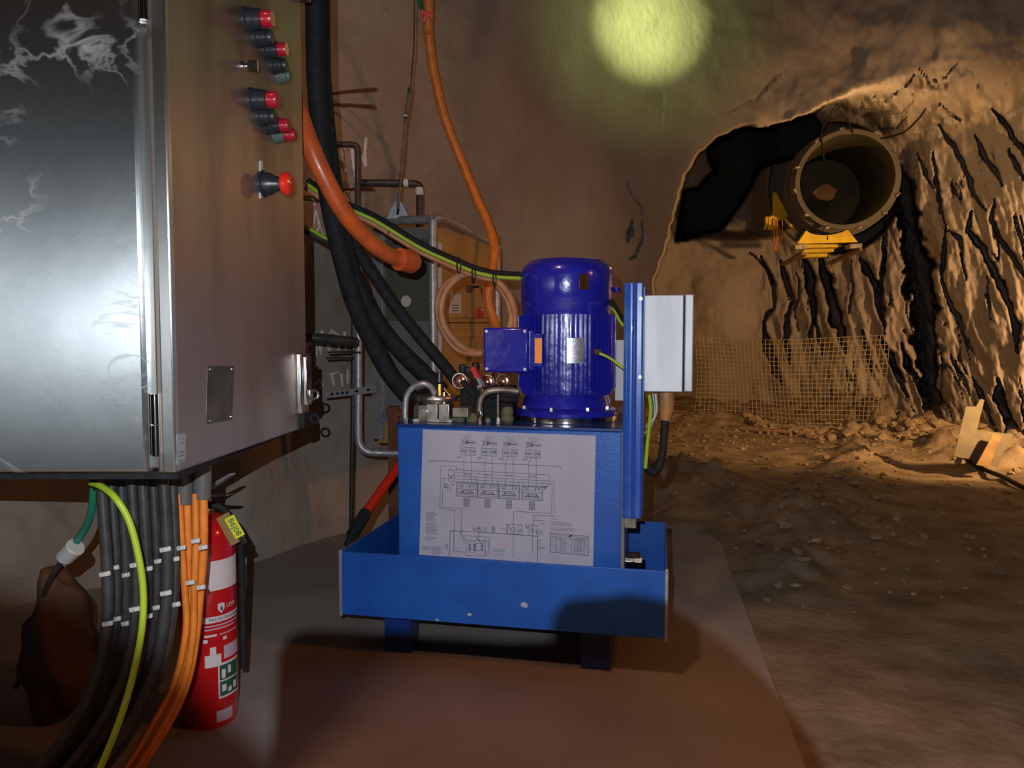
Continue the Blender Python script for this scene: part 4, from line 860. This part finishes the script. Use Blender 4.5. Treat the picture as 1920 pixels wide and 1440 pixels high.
for q_ in ((733,460),(802,460),(733,530),(800,530),(800,563),(733,596),(765,596),(800,596)): c_ = face1(*q_, off=.012); bl.cyl(c_, c_+n1*.005, .006, .005, 8)
pcp(bl.build('cover_bolt', M['zinc'], smooth=True))
c_ = face1(765, 565, .012); pcp(MB().cyl(c_, c_+n1*.004, .021, .021, 28).build('round_badge', M['white'], smooth=True))
fquad(face2, 822, 440, 932, 596, .010, M['ochre'], 'door', n2)
fquad(face2, 823, 604, 934, 606, .008, M['rust'], 'door_seam', n2); fquad(face2, 823, 618, 934, 632, .006, M['ochre'], 'trim_strip', n2)
fquad(face2, 821, 456, 823.5, 700, .012, M['white'], 'door_seal', n2)
fquad(face2, 827, 529, 844, 553, .002, M['white'], 'door_label', n2, .010)
fquad(face2, 838, 551, 860, 588, .002, M['white'], 'warning_label', n2, .010)
for q_ in ((846,572),(846,577),(846,582)): fquad(face2, q_[0]-4, q_[1], q_[0]+9, q_[1]+1.6, .001, M['ink'], 'label_print', n2, .012)
R2 = Matrix((( -n2.cross(Vector((0,0,1))).x, 0, n2.x, 0),( -n2.cross(Vector((0,0,1))).y, 0, n2.y, 0),(0,1,0,0),(0,0,0,1)))
c_ = face2(836.5, 541, .0125); R3 = Matrix.Translation(c_) @ R2
text_mesh('GE', .030, M['ink'], 'label_lettering', pc, Matrix.Translation(-pc.location) @ R3)
fquad(face2, 889, 577, 902, 597, .002, M['stickred'], 'red_sticker', n2, .010)
c_ = face2(869, 594, .010); pcp(MB().cyl(c_, c_+n2*.003, .007, .007, 12).build('screw_cap', M['dullmetal'], smooth=True))
hn = [face2(872,540,.012), face2(876,538,.05), face2(883,541,.05), face2(883,583,.05)]
pcp(MB().tube(hn, .0055, 8).build('door_handle', M['chrome'], smooth=True)); c_ = face2(872,542,.01); pcp(MB().cyl(c_, c_+n2*.02, .016, .012, 12).build('handle_boss', M['rust'], smooth=True))
fquad(face2, 884, 641, 900, 668, .008, M['ochre'], 'lower_hatch', n2)
# galvanised pipe frame with lifting lugs
pf = tag(empty('pipe_frame', (C0.x, C0.y-.05, 0)), 'galvanised pipe lifting frame around the ochre cabinet', 'frame')
def pfp(o): o.parent = pf; o.matrix_parent_inverse = Matrix.Translation(-pf.location); return o
Rg = 8*2.8/F
def post(px, y0, y1, Z_, nm='post', m_='galv'): a = P(px,y0,Z_); return pfp(MB().cyl(a, (a.x,a.y,P(px,y1,Z_).z), Rg, Rg, 16).build(nm, M[m_], smooth=True))
post(811, 413, 850, 2.72); post(932, 462, 860, 3.32)
def pipe(pts, nm, rr=Rg, m_='galv'): return pfp(MB().tube(smooth_path(PP(pts), 8), rr, 14).build(nm, M[m_], smooth=True, ang=60))
pipe([(672,470,2.82),(672,600,2.82),(672,740,2.82),(672,815,2.82),(676,836,2.82),(690,847,2.82),(715,849,2.83),(770,850,2.83)], 'skid_post')
pipe([(722,413,2.82),(760,413,2.78),(795,412,2.74),(811,412,2.72)], 'top_rail')
pipe([(811,412,2.72),(822,409,2.74),(835,412,2.8),(870,430,3.0),(905,449,3.2),(925,459,3.3),(932,468,3.32)], 'top_rail')
pipe([(868,469,3.40),(895,468,3.36),(928,465,3.32)], 'top_rail')
for (px_,py_,Z_,w_,h_) in ((746,376,2.78,30,34),(870,447,3.38,26,26)):
    pts = [P(px_-w_*.75,py_+h_,Z_),P(px_+w_*.75,py_+h_,Z_),P(px_+w_*.28,py_+4,Z_),P(px_,py_-2,Z_),P(px_-w_*.28,py_+4,Z_)]
    lg = MB().prism(pts, (0,.012,0)).build('lifting_lug', M['galv'], bev=.002); pfp(lg)
    sl = MB().prism([P(px_-3,py_+h_*.78,Z_),P(px_+2,py_+h_*.78,Z_),P(px_+4,py_+h_*.25,Z_),P(px_-1,py_+h_*.25,Z_)], (0,-.002,0)).build('lug_slot', M['black']); pfp(sl)
def rleg(px, Z_, y0): a = P(px,y0,Z_); return pfp(MB().box(a.x-.02,a.x+.02,a.y-.02,a.y+.02,0.0,a.z).build('stand_leg', M['rust'], bev=.002))
rleg(738,2.84,762); rleg(811,2.72,845); rleg(932,3.32,850)
a = P(725,774,2.84); pfp(MB().box(a.x, a.x+.1, a.y-.015, a.y+.015, a.z-.012, a.z+.012).build('stand_bracket', M['rust'], bev=.002))

# hoses and cables in front of the frame
def c2p(l, dz0, dz1):   # crop coordinates of the frame close-up, depth running from dz0 to dz1
    n = len(l); return [(560+a/4.235, 360+b/4.235, dz0+(dz1-dz0)*i/(n-1)) for i, (a, b) in enumerate(l)]
hose('black_hose', [(586,-560,1.86),(592,60,1.88),(596,180,1.9),(606,300,1.93),(622,400,1.97),(640,480,2.0),(662,560,2.04),(692,630,2.08),(730,700,2.12),(770,745,2.14)], 18, M['black'], 'thick black hose on the left of the bundle behind the cabinet', 'hose', 'thick black hoses')
hose('black_hose', [(594,-560,1.92),(601,60,1.94),(606,180,1.96),(618,300,1.98),(634,400,2.0),(657,500,2.04),(695,585,2.08),(740,645,2.12),(790,695,2.14),(830,735,2.15)], 17, M['black'], 'middle thick black hose sweeping down to the tank fittings', 'hose', 'thick black hoses')
hose('black_hose', [(602,-560,1.98),(606,60,2.0),(610,180,2.02),(622,300,2.04),(640,400,2.05),(666,462,2.06),(700,515,2.08),(738,570,2.1),(782,625,2.12),(828,680,2.14),(856,715,2.15)], 12, M['black'], 'upper slimmer black hose sweeping down to the couplings', 'hose', 'thick black hoses')
hose('hose_tie', [(624,462,1.98),(640,465,1.975),(660,464,2.0),(682,460,2.04)], 2.5, M['blackpl'], 'thin black tie strapped across the thick black hoses', 'cable tie')
cd = tag(empty('orange_conduit', P(640,385,1.80)), 'thick shiny red-orange conduit looping behind the cabinet edge', 'conduit')
def cdp(o): o.parent = cd; o.matrix_parent_inverse = Matrix.Translation(-cd.location); return o
cpath = [(540,150,1.80),(560,215,1.80),(584,280,1.80),(612,340,1.82),(648,402,1.86),(690,450,1.92),(728,478,1.98),(752,487,2.02)]
cdp(MB().tube(smooth_path(PP(cpath), 10), [ (19-4*k/70)*1.88/F for k in range(71)], 18).build('conduit', M['redorange'], smooth=True, ang=60))
a = P(748,486,2.01); b = P(772,491,2.05); cdp(MB().tube([a,b],[21*2.03/F,22*2.03/F],22).build('end_collar', M['redorange'], smooth=True))
b2 = P(776,492,2.06); cdp(MB().tube([b,b2],[18*2.03/F,17*2.03/F],22).build('collar_rim', M['peach'], smooth=True))
base = [(575,345,2.12),(615,372,2.12),(655,392,2.12),(700,412,2.13),(740,436,2.14),(790,466,2.16),(840,489,2.18),(890,510,2.2),(930,519,2.21),(976,522,2.22)]
hose('earth_cable', [(a,b,z) for a,b,z in base], 3.6, M['green'], 'long yellow-green cable running diagonally to the top of the motor', 'cable')
hose('black_power_cable', [(a+2,b-7,z+.015) for a,b,z in base], 5.5, M['black'], 'black power cable alongside the yellow-green one to the motor', 'cable')
hose('orange_lead', [(a-2,b+7,z+.01) for a,b,z in base[:-1]], 4.6, M['peach'], 'dusty orange hose tied under the yellow-green cable to the motor', 'hose')
hose('earth_cable', [(560,420,2.3),(585,432,2.3),(612,447,2.3),(640,455,2.3)], 3.4, M['green'], 'short yellow-green cable left of the thick black hoses', 'cable')
hose('black_cable', [(560,430,2.32),(590,442,2.32),(615,456,2.32),(640,470,2.3)], 5, M['cable'], 'short black cable just below the short yellow-green one', 'cable')
for i,(px_,py_) in enumerate(((733,432),(860,497),(888,515),(927,522))):
    a = P(px_,py_,2.16); ring = [a+Vector((0.004*math.cos(t_), .022*math.cos(t_), .022*math.sin(t_))) for t_ in [k*2*math.pi/16 for k in range(17)]]
    tag(MB().tube(ring, .0022, 6).build('cable_tie', M['blackpl'], smooth=True), 'black cable tie round the cables running to the motor', 'cable tie', 'ties along the motor cables')
cc_ = []
for k in range(0, 71):
    t_ = math.radians(-80-k*(690/70.0)); rr = 1.0-0.13*math.sin(k/70*6.28*.9)*.9; 
    cc_.append(P(893+(70-5*math.sin(k*.35))*math.cos(t_)*(1-.1*(k > 35)), 588-(80-5*math.cos(k*.3))*math.sin(t_)*(1-.07*(k > 35)), 2.24+.018*math.sin(k*.23)))
o = MB().tube(smooth_path(cc_, 3), 6.8*2.2/F, 12).build('coiled_hose', M['peach'], smooth=True, ang=60); tag(o, 'dusty orange hose coiled in a loop left of the motor', 'hose')
hose('orange_hose', [(812,-560,2.7),(803,0,2.95),(803,60,3.0),(812,130,3.05),(833,220,3.1),(864,300,3.15),(893,370,3.15),(915,420,3.12),(927,470,3.08),(918,530,3.05),(915,565,3.05),(925,600,3.05),(940,650,3.0),(948,700,2.9)], 8.6, M['orange'], 'long orange hose hanging down the tunnel wall', 'hose')
pk = tag(empty('pink_tape', P(800,30,2.95)), 'fluorescent pink tape knotted round the hanging orange hose', 'tape')
for (x0,y0,x1,y1) in ((790,22,812,30),(802,24,795,42)):
    o = MB().tube([P(x0,y0,2.93),P((x0+x1)/2,(y0+y1)/2-1,2.925),P(x1,y1,2.93)], .009, 6).build('tape_end', M['pink']); o.parent = pk; o.matrix_parent_inverse = Matrix.Translation(-pk.location)
hose('green_rope', [(782,-10,2.97),(788,6,2.97),(795,22,2.95)], 5, M['darkgreen'], 'short green rope end tied at the pink tape', 'rope')
# suspension rod and chain above the lifting lug
rd = tag(empty('hanging_chain', P(760,240,2.85)), 'rusty suspension chain hanging from the roof to the lifting lug', 'chain')
def rdp(o): o.parent = rd; o.matrix_parent_inverse = Matrix.Translation(-rd.location); return o
rdp(MB().tube(PP([(786,-560,2.7),(776,90,2.8),(770,165,2.79)]), .0028, 8).build('thin_wire', M['rust']))
rdp(MB().tube(PP([(769,165,2.79),(762,216,2.79)]), .008, 8).build('turnbuckle', M['dullmetal']))
rdp(MB().tube(PP([(761,216,2.79),(754,300,2.78),(746,392,2.77)]), .0055, 8).build('chain_rod', M['dullmetal']))
rdp(MB().tube(PP([(757,216,2.78),(764,216,2.78)]), .009, 8).build('chain_shackle', M['zinc']))
# pipes along the wall
def wpipe(pts, r_, label, m='cable', name='wall_pipe', taped=None):
    root = MB().tube(smooth_path([P(a,b,c__) for a,b,c__ in pts], 6), r_, 12).build(name, M[m], smooth=True, ang=60); tag(root, label, 'pipe')
    if taped:
        for (x0,y0,x1,y1,z_) in taped: MB().tube([P(x0,y0,z_),P(x1,y1,z_)], r_*1.12, 12).build('white_tape', M['chalk'], root, smooth=True)
    return root
wpipe([(600,270,3.0),(640,271,3.0),(662,272,3.0),(671,282,3.0),(671,340,3.0),(671,472,3.0)], .012, 'dark bent pipe standing on the wall beside the white paint marks')
wpipe([(676,343,3.12),(730,343,3.12),(770,344,3.12),(785,348,3.12),(787,365,3.12),(787,440,3.12)], .015, 'dark elbow pipe with white tape above the pipe frame', taped=((757,343,766,343,3.12),(786,352,787,366,3.12)))
wpipe([(568,632,2.5),(600,634,2.52),(640,638,2.56),(668,641,2.6)], .016, 'dark horizontal pipe between the cabinet and the frame post')
wpipe([(662,480,2.9),(663,600,2.9),(662,760,2.9),(660,880,2.9),(659,990,2.9)], .010, 'thin dark vertical conduit left of the frame post')
wpipe([(566,371,2.75),(600,374,2.78),(640,378,2.8)], .010, 'short dark pipe beside the thick orange conduit', m='dullmetal')
br = tag(empty('perforated_rail', P(655,740,2.78)), 'dark perforated bracket rail crossing the frame post', 'rail')
b_ = MB(); A0 = P(607,742,2.76); 
b_.hexa([P(610,735,2.76),P(706,722,2.80),P(706,736,2.80),P(610,747,2.76)],[P(610,735,2.775),P(706,722,2.815),P(706,736,2.815),P(610,747,2.775)])
o = b_.build('rail', M['cable']); o.parent = br; o.matrix_parent_inverse = Matrix.Translation(-br.location)
for px_ in (622,632,641,650,668,690): 
    a = P(px_, 741-(px_-610)*.13, 2.755); o = MB().cyl(a, a+Vector((0,.01,0)), .005, .005, 8).build('slot', M['black']); o.parent = br; o.matrix_parent_inverse = Matrix.Translation(-br.location)
for (x0,y0,x1,y1,lb_) in ((606,178,706,167,'upper of the two rusty bolts high on the wall'),(607,197,702,200,'lower of the two rusty bolts high on the wall'),(640,356,700,354,'rusty bolt under the first bent wall pipe'),(615,661,676,661,'upper thin dark rod beside the frame post'),(612,672,664,672,'lower thin dark rod beside the frame post')):
    z_ = wallZ((x0+x1)/2, (y0+y1)/2); a = P(x0,y0,wallZ(x0,y0)+.01); b = P(x1,y1,min(wallZ(x1,y1), wallZ(x0,y0))-.15) if y0 < 400 else P(x1,y1,2.80)
    if y0 > 400: a = P(x0,y0,2.70)
    tag(MB().tube([a,(a+b)/2+Vector((0,0,.003)),b], .0065 if y0 < 400 else .004, 8).build('rock_bolt', M['rust'] if y0 < 400 else M['cable']), lb_, 'bolt')
# red-handled lever leaning on the tray
lv = tag(empty('red_lever_bar', P(700,950,2.25)), 'red bar with a black ribbed grip leaning behind the blue tray', 'bar')
def lvp(o): o.parent = lv; o.matrix_parent_inverse = Matrix.Translation(-lv.location); return o
a = P(752,868,2.42); b = P(688,958,2.30); c_ = P(659,1005,2.24); d_ = P(648,1022,2.22)
lvp(MB().tube([a,b], 9*2.35/F, 16).build('red_tube', M['estop'], smooth=True)); lvp(MB().tube([b,b.lerp(c_,.1),c_], [10*2.25/F,12*2.25/F,12*2.25/F], 16).build('grip', M['blackpl'], smooth=True)); lvp(MB().tube([c_,d_], [8*2.25/F,4*2.25/F], 12).build('grip_end', M['black'], smooth=True))

# ------------------------------------------------------------------ white paint marks on the rock wall
def marks(strokes, label, wpx=2.6):
    mb = MB()
    for s_ in strokes:
        pts = []
        for (x0,y0),(x1,y1) in zip(s_[:-1], s_[1:]):
            for k in range(5): pts.append((x0+(x1-x0)*k/5, y0+(y1-y0)*k/5))
        pts.append(s_[-1])
        mb.tube([onwall(a, b, .004) for a, b in pts], [wpx*3/F*random.uniform(.6,1.15) for _ in pts], 6)
    tag(mb.build('paint_mark', M['chalk']), label, 'paint mark')
marks([[(640,280),(642,300),(648,322)],[(660,280),(662,305),(666,332)],[(686,258),(684,290),(686,312)],[(676,290),(686,312)],[(640,277),(664,277)]], 'white painted strokes on the wall high beside the bent pipe', 3.6)
marks([[(575,340),(585,365),(590,385)],[(632,342),(648,366),(654,378)],[(660,350),(650,362)],[(586,430),(592,395),(600,425)],[(590,440),(600,425),(606,440)]], 'white painted strokes on the wall behind the orange conduit', 2.6)
marks([[(582,625),(576,645),(580,668)],[(576,646),(586,644)],[(594,668),(592,622),(602,664),(604,620)],[(636,630),(622,620),(612,640),(620,662),(634,660),(636,645),(628,645)],[(646,622),(648,655)]], 'white painted lettering just below the dark horizontal pipe', 3.0)
marks([[(588,722),(600,712),(606,722),(596,728)],[(622,700),(626,722)],[(618,702),(634,698)],[(640,700),(642,724)],[(652,692),(652,720)],[(650,706),(660,704)],[(660,690),(660,720)]], 'white painted lettering above the perforated bracket rail', 2.8)

# ------------------------------------------------------------------ ventilation duct and its yellow cradle
DZ = 6.6; dc = P(1588, 337, DZ); dr = 84*DZ/F
back = P(1535, 372, 8.6); ax = (back-dc).normalized(); dl = (back-dc).length
vd = tag(empty('ventilation_duct', dc), 'large round grey ventilation duct hanging at the tunnel arch', 'duct')
def vdp(o): o.parent = vd; o.matrix_parent_inverse = Matrix.Translation(-vd.location); return o
vdp(MB().lathe([(dr,0),(dr,dl),(dr*.97,dl),(dr*.97,0)], dc, ax, 64, close=True).build('duct_shell', M['ductin'], smooth=True))
fl2 = MB().lathe([(dr*1.0,0),(dr*1.07,0),(dr*1.07,.10),(dr*1.0,.10)], dc, ax, 64, close=True)
vdp(fl2.build('mouth_ring', M['duct'], smooth=True))
for (h_, rr, w__) in ((.12,1.16,.28),(.46,1.22,.06),(.56,1.15,.34),(.95,1.2,.06),(1.05,1.14,.5)):
    vdp(MB().lathe([(dr*.99,h_),(dr*rr,h_+.02),(dr*rr,h_+w__),(dr*.99,h_+w__+.01)], dc, ax, 64, close=True).build('outer_band', M['duct'], smooth=True))
vdp(MB().lathe([(0,dl*.86),(dr*.97,dl*.86),(dr*.97,dl*.88),(0,dl*.88)], dc, ax, 48).build('elbow_end', M['ductin'], smooth=True))
e1_ = ax.cross(Vector((0,0,1))).normalized(); e2_ = ax.cross(e1_)
ins = MB(); ic = dc+ax*.75; 
for k in range(1):
    pts = []
    for j in range(14):
        t_ = j/14*6.283; p_ = P(1548+22*math.cos(t_)*random.uniform(.85,1.1), 362+16*math.sin(t_)*random.uniform(.8,1.1), DZ+1.0); pts.append(p_)
    ins.prism(pts, (0,.05,0))
M['patch'] = mat('pale_orange_rock', (0.55, 0.28, 0.15), 0.9, 0, var=.3, vscale=9)
vdp(ins.build('torn_patch', M['patch']))
for deg in (20,44,75,110,138,170,197,233,262,300,330):
    t_ = math.radians(deg); c_ = dc+(e1_*math.cos(t_)+e2_*math.sin(t_))*dr*1.09; vdp(MB().box(-.022,.022,-.02,.05,-.010,.010, Matrix.Translation(c_) @ Matrix.Rotation(random.uniform(-1,1),4,'Y')).build('ring_clamp', M['dullmetal'], bev=.004))
# hanging cables from the duct to the roof
for i, l in enumerate(([(1545,300,6.8),(1540,250,6.5),(1556,215,6.0),(1570,195,5.6)],[(1600,252,6.6),(1590,225,6.2),(1575,200,5.7)],[(1640,262,6.6),(1690,250,6.2),(1720,225,5.9),(1735,205,5.6)])):
    hose('hanging_wire', l, 1.8, M['black'], ['left','middle','right'][i]+' dark wire holding the duct to the roof', 'wire', 'wires above the duct')
cr = tag(empty('duct_cradle', P(1553,450,6.7)), 'bright yellow steel saddle with stepped bars under the ventilation duct', 'cradle')
def crp(o): o.parent = cr; o.matrix_parent_inverse = Matrix.Translation(-cr.location); return o
def cpoly(pts, Z_, t_, nm, m_): return crp(MB().prism([P(a,b,Z_) for a,b in pts], (0,t_,0)).build(nm, M[m_], bev=.003))
arc = [(1510+k*10, 433+ (8*math.sin((k+.5)/8*3.14)) ) for k in range(0, 9)]
cpoly([(1495,457),(1512,432)]+arc[1:8]+[(1590,430),(1609,454)], 6.75, .05, 'saddle_plate', 'yellow')
cpoly([(1551,442),(1553,442),(1553,450),(1551,450)], 6.74, .01, 'black_mark', 'black')
for (pts, Z_) in (([(1512,458),(1578,458),(1578,463),(1512,465)],6.9),([(1508,467),(1564,466),(1564,472),(1506,474)],7.05),([(1500,476),(1552,475),(1552,481),(1494,483)],7.2)): cpoly(pts, Z_, .12, 'step_bar', 'yellow')
for pts in ([(1491,459),(1513,457),(1513,466),(1491,468)],[(1594,457),(1617,456),(1617,464),(1594,466)]): cpoly(pts, 6.72, .10, 'end_block', 'dullmetal')
crp(MB().hexa([P(1503,470,6.8),P(1513,474,6.8),P(1474,494,7.6),P(1463,494,7.6)],[P(1503,476,6.8),P(1513,480,6.8),P(1474,498,7.6),P(1463,498,7.6)]).build('side_beam', M['wood'], bev=.003))
crp(MB().hexa([P(1612,462,6.8),P(1617,466,6.8),P(1556,494,7.6),P(1552,491,7.6)],[P(1612,468,6.8),P(1617,472,6.8),P(1556,498,7.6),P(1552,495,7.6)]).build('side_beam', M['wood'], bev=.003))
bk = tag(empty('yellow_bracket', P(1460,400,7.4)), 'yellow triangular steel bracket with hanging straps left of the duct', 'bracket')
def bkp(o): o.parent = bk; o.matrix_parent_inverse = Matrix.Translation(-bk.location); return o
def bpoly(pts, Z_, t_, nm, m_): return bkp(MB().prism([P(a,b,Z_) for a,b in pts], (0,t_,0)).build(nm, M[m_], bev=.003))
bpoly([(1452,360),(1456,361),(1478,404),(1451,407)], 7.4, .05, 'triangle_plate', 'yellow')
bpoly([(1446,404),(1476,405),(1475,411),(1446,411)], 7.36, .08, 'ledge', 'yellow')
for (x0,x1,y0,y1) in ((1436,1440,406,430),(1441,1447,406,428),(1450,1458,410,427),(1434,1460,425,430)): bpoly([(x0,y0),(x1,y0),(x1,y1),(x0,y1)], 7.34, .04, 'strap_bar', 'yellow')
bpoly([(1473,411),(1476,411),(1494,432),(1490,434)], 7.3, .04, 'diagonal_strap', 'yellow')
for (l) in ([(1450,412),(1451,440),(1454,468),(1457,470)],[(1458,412),(1459,445),(1464,460),(1467,440),(1467,412)],[(1454,412),(1457,450),(1455,472)]):
    o = MB().tube(smooth_path([P(a,b,7.33) for a,b in l], 5), .005, 6).build('hanging_lead', M['orange'], smooth=True); bkp(o)

# ------------------------------------------------------------------ wire mesh panel
mp_ = MB(); 
def mpt(u, v): # u 0..1 left-right, v 0..1 bottom-top
    px = 1302+358*u; Zp = 7.55-0.75*u+.05*math.sin(u*9); base = G(px, 640+ .85*F/Zp, 0); x = (px-CX)/F*Zp
    return Vector((x+.03*math.sin(v*3+u*5), Zp, .03+0.86*v*(1-.03*math.sin(u*4))))
nu, nv = 44, 20
for i in range(nu+1): mp_.tube([mpt(i/nu, j/8) for j in range(9)], .0032, 5)
for j in range(nv+1): mp_.tube([mpt(i/22, j/nv) for i in range(23)], .0032, 5)
tag(mp_.build('mesh_panel', M['wire']), 'rusty square wire mesh panel standing across the tunnel floor', 'mesh panel')

# ------------------------------------------------------------------ steel offcuts leaning on the right wall and small debris
def offcut(pts, Z0, label, m_='greysteel', lean=.18):
    vs = []
    zb = min(P(a,b,Z0).z for a,b in pts)
    for a,b in pts:
        p = P(a,b,Z0); q_ = (p.z-zb)*lean; vs.append(P(a,b,Z0+q_))
    o = MB().prism(vs, (.012,.018,0)).build('steel_offcut', M[m_], bev=.002); return tag(o, label, 'plate', 'cut plates leaning by the right wall')
M['greysteel'] = mat('dusty_cut_plate', (0.15, 0.125, 0.085), 0.65, 0.1, var=.3, vscale=9)
offcut([(1788,856),(1811,762),(1830,762),(1838,748),(1846,750),(1832,806),(1900,815),(1868,875),(1850,868),(1836,872),(1822,862)], 4.75, 'larger dusty cut steel plate leaning against the right tunnel wall')
offcut([(1830,872),(1862,814),(1878,818),(1868,840),(1856,876)], 4.66, 'small tapered board leaning in front of the larger cut plate', 'wood')
def on_ground(px, py): 
    p = G(px, py, 0); return Vector((p.x, p.y, ground_z(p.x, p.y)))
tf = tag(empty('timber_frame', on_ground(1440,812)), 'thin timber frame lying on the mud before the mesh panel', 'timber')
zz = P(1400,806,7.0)
for (x0,x1,y0,y1) in ((1398,1484,803,807),):
    a = P(x0,y0,6.9); b = P(x1,y1+4,6.7); o = MB().tube([a,b], .012, 6).build('rail', M['wood']); o.parent = tf; o.matrix_parent_inverse = Matrix.Translation(-tf.location)
for px_ in (1400,1440,1482):
    a = P(px_,806+(px_-1400)*.06,6.85-(px_-1400)*.0018); o = MB().box(-.012,.012,-.012,.012,ground_z(a.x,a.y)-a.z-.01,0,Matrix.Translation(a)).build('stake', M['wood']); o.parent = tf; o.matrix_parent_inverse = Matrix.Translation(-tf.location)
for (px_,py_,w_,h_,lb_,m_) in ((1292,923,.032,.016,'small pale wooden block on the mud beside the power unit','wood'),(1474,1027,.03,.022,'pale angular stone at the edge of the mud right of the plate','rubble'),(1532,1034,.025,.022,'smaller pale stone just right of the angular one','rubble'),(1270,797,.10,.010,'flat timber scrap lying behind the junction box cable','wood'),(1290,762+35,.08,.008,'thin timber sliver behind the junction box cable','wood')):
    p = on_ground(px_, py_); o = MB()
    if m_ == 'rubble': stone(o, p+Vector((0,0,h_*.7)), w_, int(px_))
    else: o.box(-w_,w_,-.012,.012,0,h_,Matrix.Translation(p+Vector((0,0,.005))) @ Matrix.Rotation(.25,4,'Z'))
    tag(o.build('stone' if m_ == 'rubble' else 'wood_scrap', M[m_]), lb_, 'stone' if m_ == 'rubble' else 'wood')
gp = [on_ground(a,b)+Vector((0,0,.02)) for a,b in ((1800,866),(1840,884),(1880,900),(1925,917),(1990,940))]
tag(MB().tube(smooth_path(gp,8), .014, 10).build('ground_hose', M['black'], smooth=True), 'dark hose lying along the foot of the right wall', 'hose')

# ------------------------------------------------------------------ unseen shapes added before the flash, cut to the wanted shadow
def shadow_src(px, py, where):
    if where == 'f': t_ = G(px, py, .012)
    else:
        q_ = L(px, py, 0); t_ = WM @ q_
    d = (t_-FLASH).normalized(); return FLASH+d*(0.040/d.y)
sh_ = [(505,1500,'f'),(518,1300,'f'),(524,1225,'f'),(540,1192,'f'),(575,1180,'f'),(660,1182,'f'),(800,1192,'f'),(950,1203,'f'),(1030,1196,'t'),(1038,1150,'t'),(1060,1125,'t'),(1120,1119,'t'),(1180,1112,'t'),(1225,1120,'t'),(1252,1135,'f'),(1300,1165,'f'),(1350,1198,'f'),(1410,1250,'f'),(1450,1290,'f'),(1490,1340,'f'),(1530,1400,'f'),(1570,1480,'f'),(1640,1640,'f'),(1640,1900,'f'),(480,1900,'f')]
pts = [shadow_src(*q_) for q_ in sh_]
nh = len(pts); bk_ = [FLASH+(p-FLASH)*.72+Vector((0,0,-.0005)) for p in pts]
sh_block = MB().add(pts+bk_, [tuple(range(nh-1,-1,-1)), tuple(range(nh,2*nh))]+[(i,(i+1)%nh,nh+(i+1)%nh,nh+i) for i in range(nh)]).build('shadow_blocker', M['blockdark'])  # added to block the flash; outline projected back from the floor shadow
tag(sh_block, 'unseen added finger of the photographer partly over the flash, out of frame', 'blocker')

pts = []
for (px_, py_) in ((-400,1040),(0,1085),(150,1130),(300,1225),(420,1330),(500,1400),(560,1480),(560,1900),(-400,1900)):
    t_ = P(px_, py_, 1.40); d = (t_-FLASH).normalized(); pts.append(FLASH+d*(0.014/d.y))
nh = len(pts); bk_ = [FLASH+(p-FLASH)*.72+Vector((0,0,-.0002)) for p in pts]
sh_block_soft = MB().add(pts+bk_, [tuple(range(nh-1,-1,-1)), tuple(range(nh,2*nh))]+[(i,(i+1)%nh,nh+(i+1)%nh,nh+i) for i in range(nh)]).build('soft_shadow_blocker', M['blockdark'])  # added nearer the flash to shade the lower left with a soft edge
tag(sh_block_soft, 'second unseen shape added close to the flash for softer shade, out of frame', 'blocker')
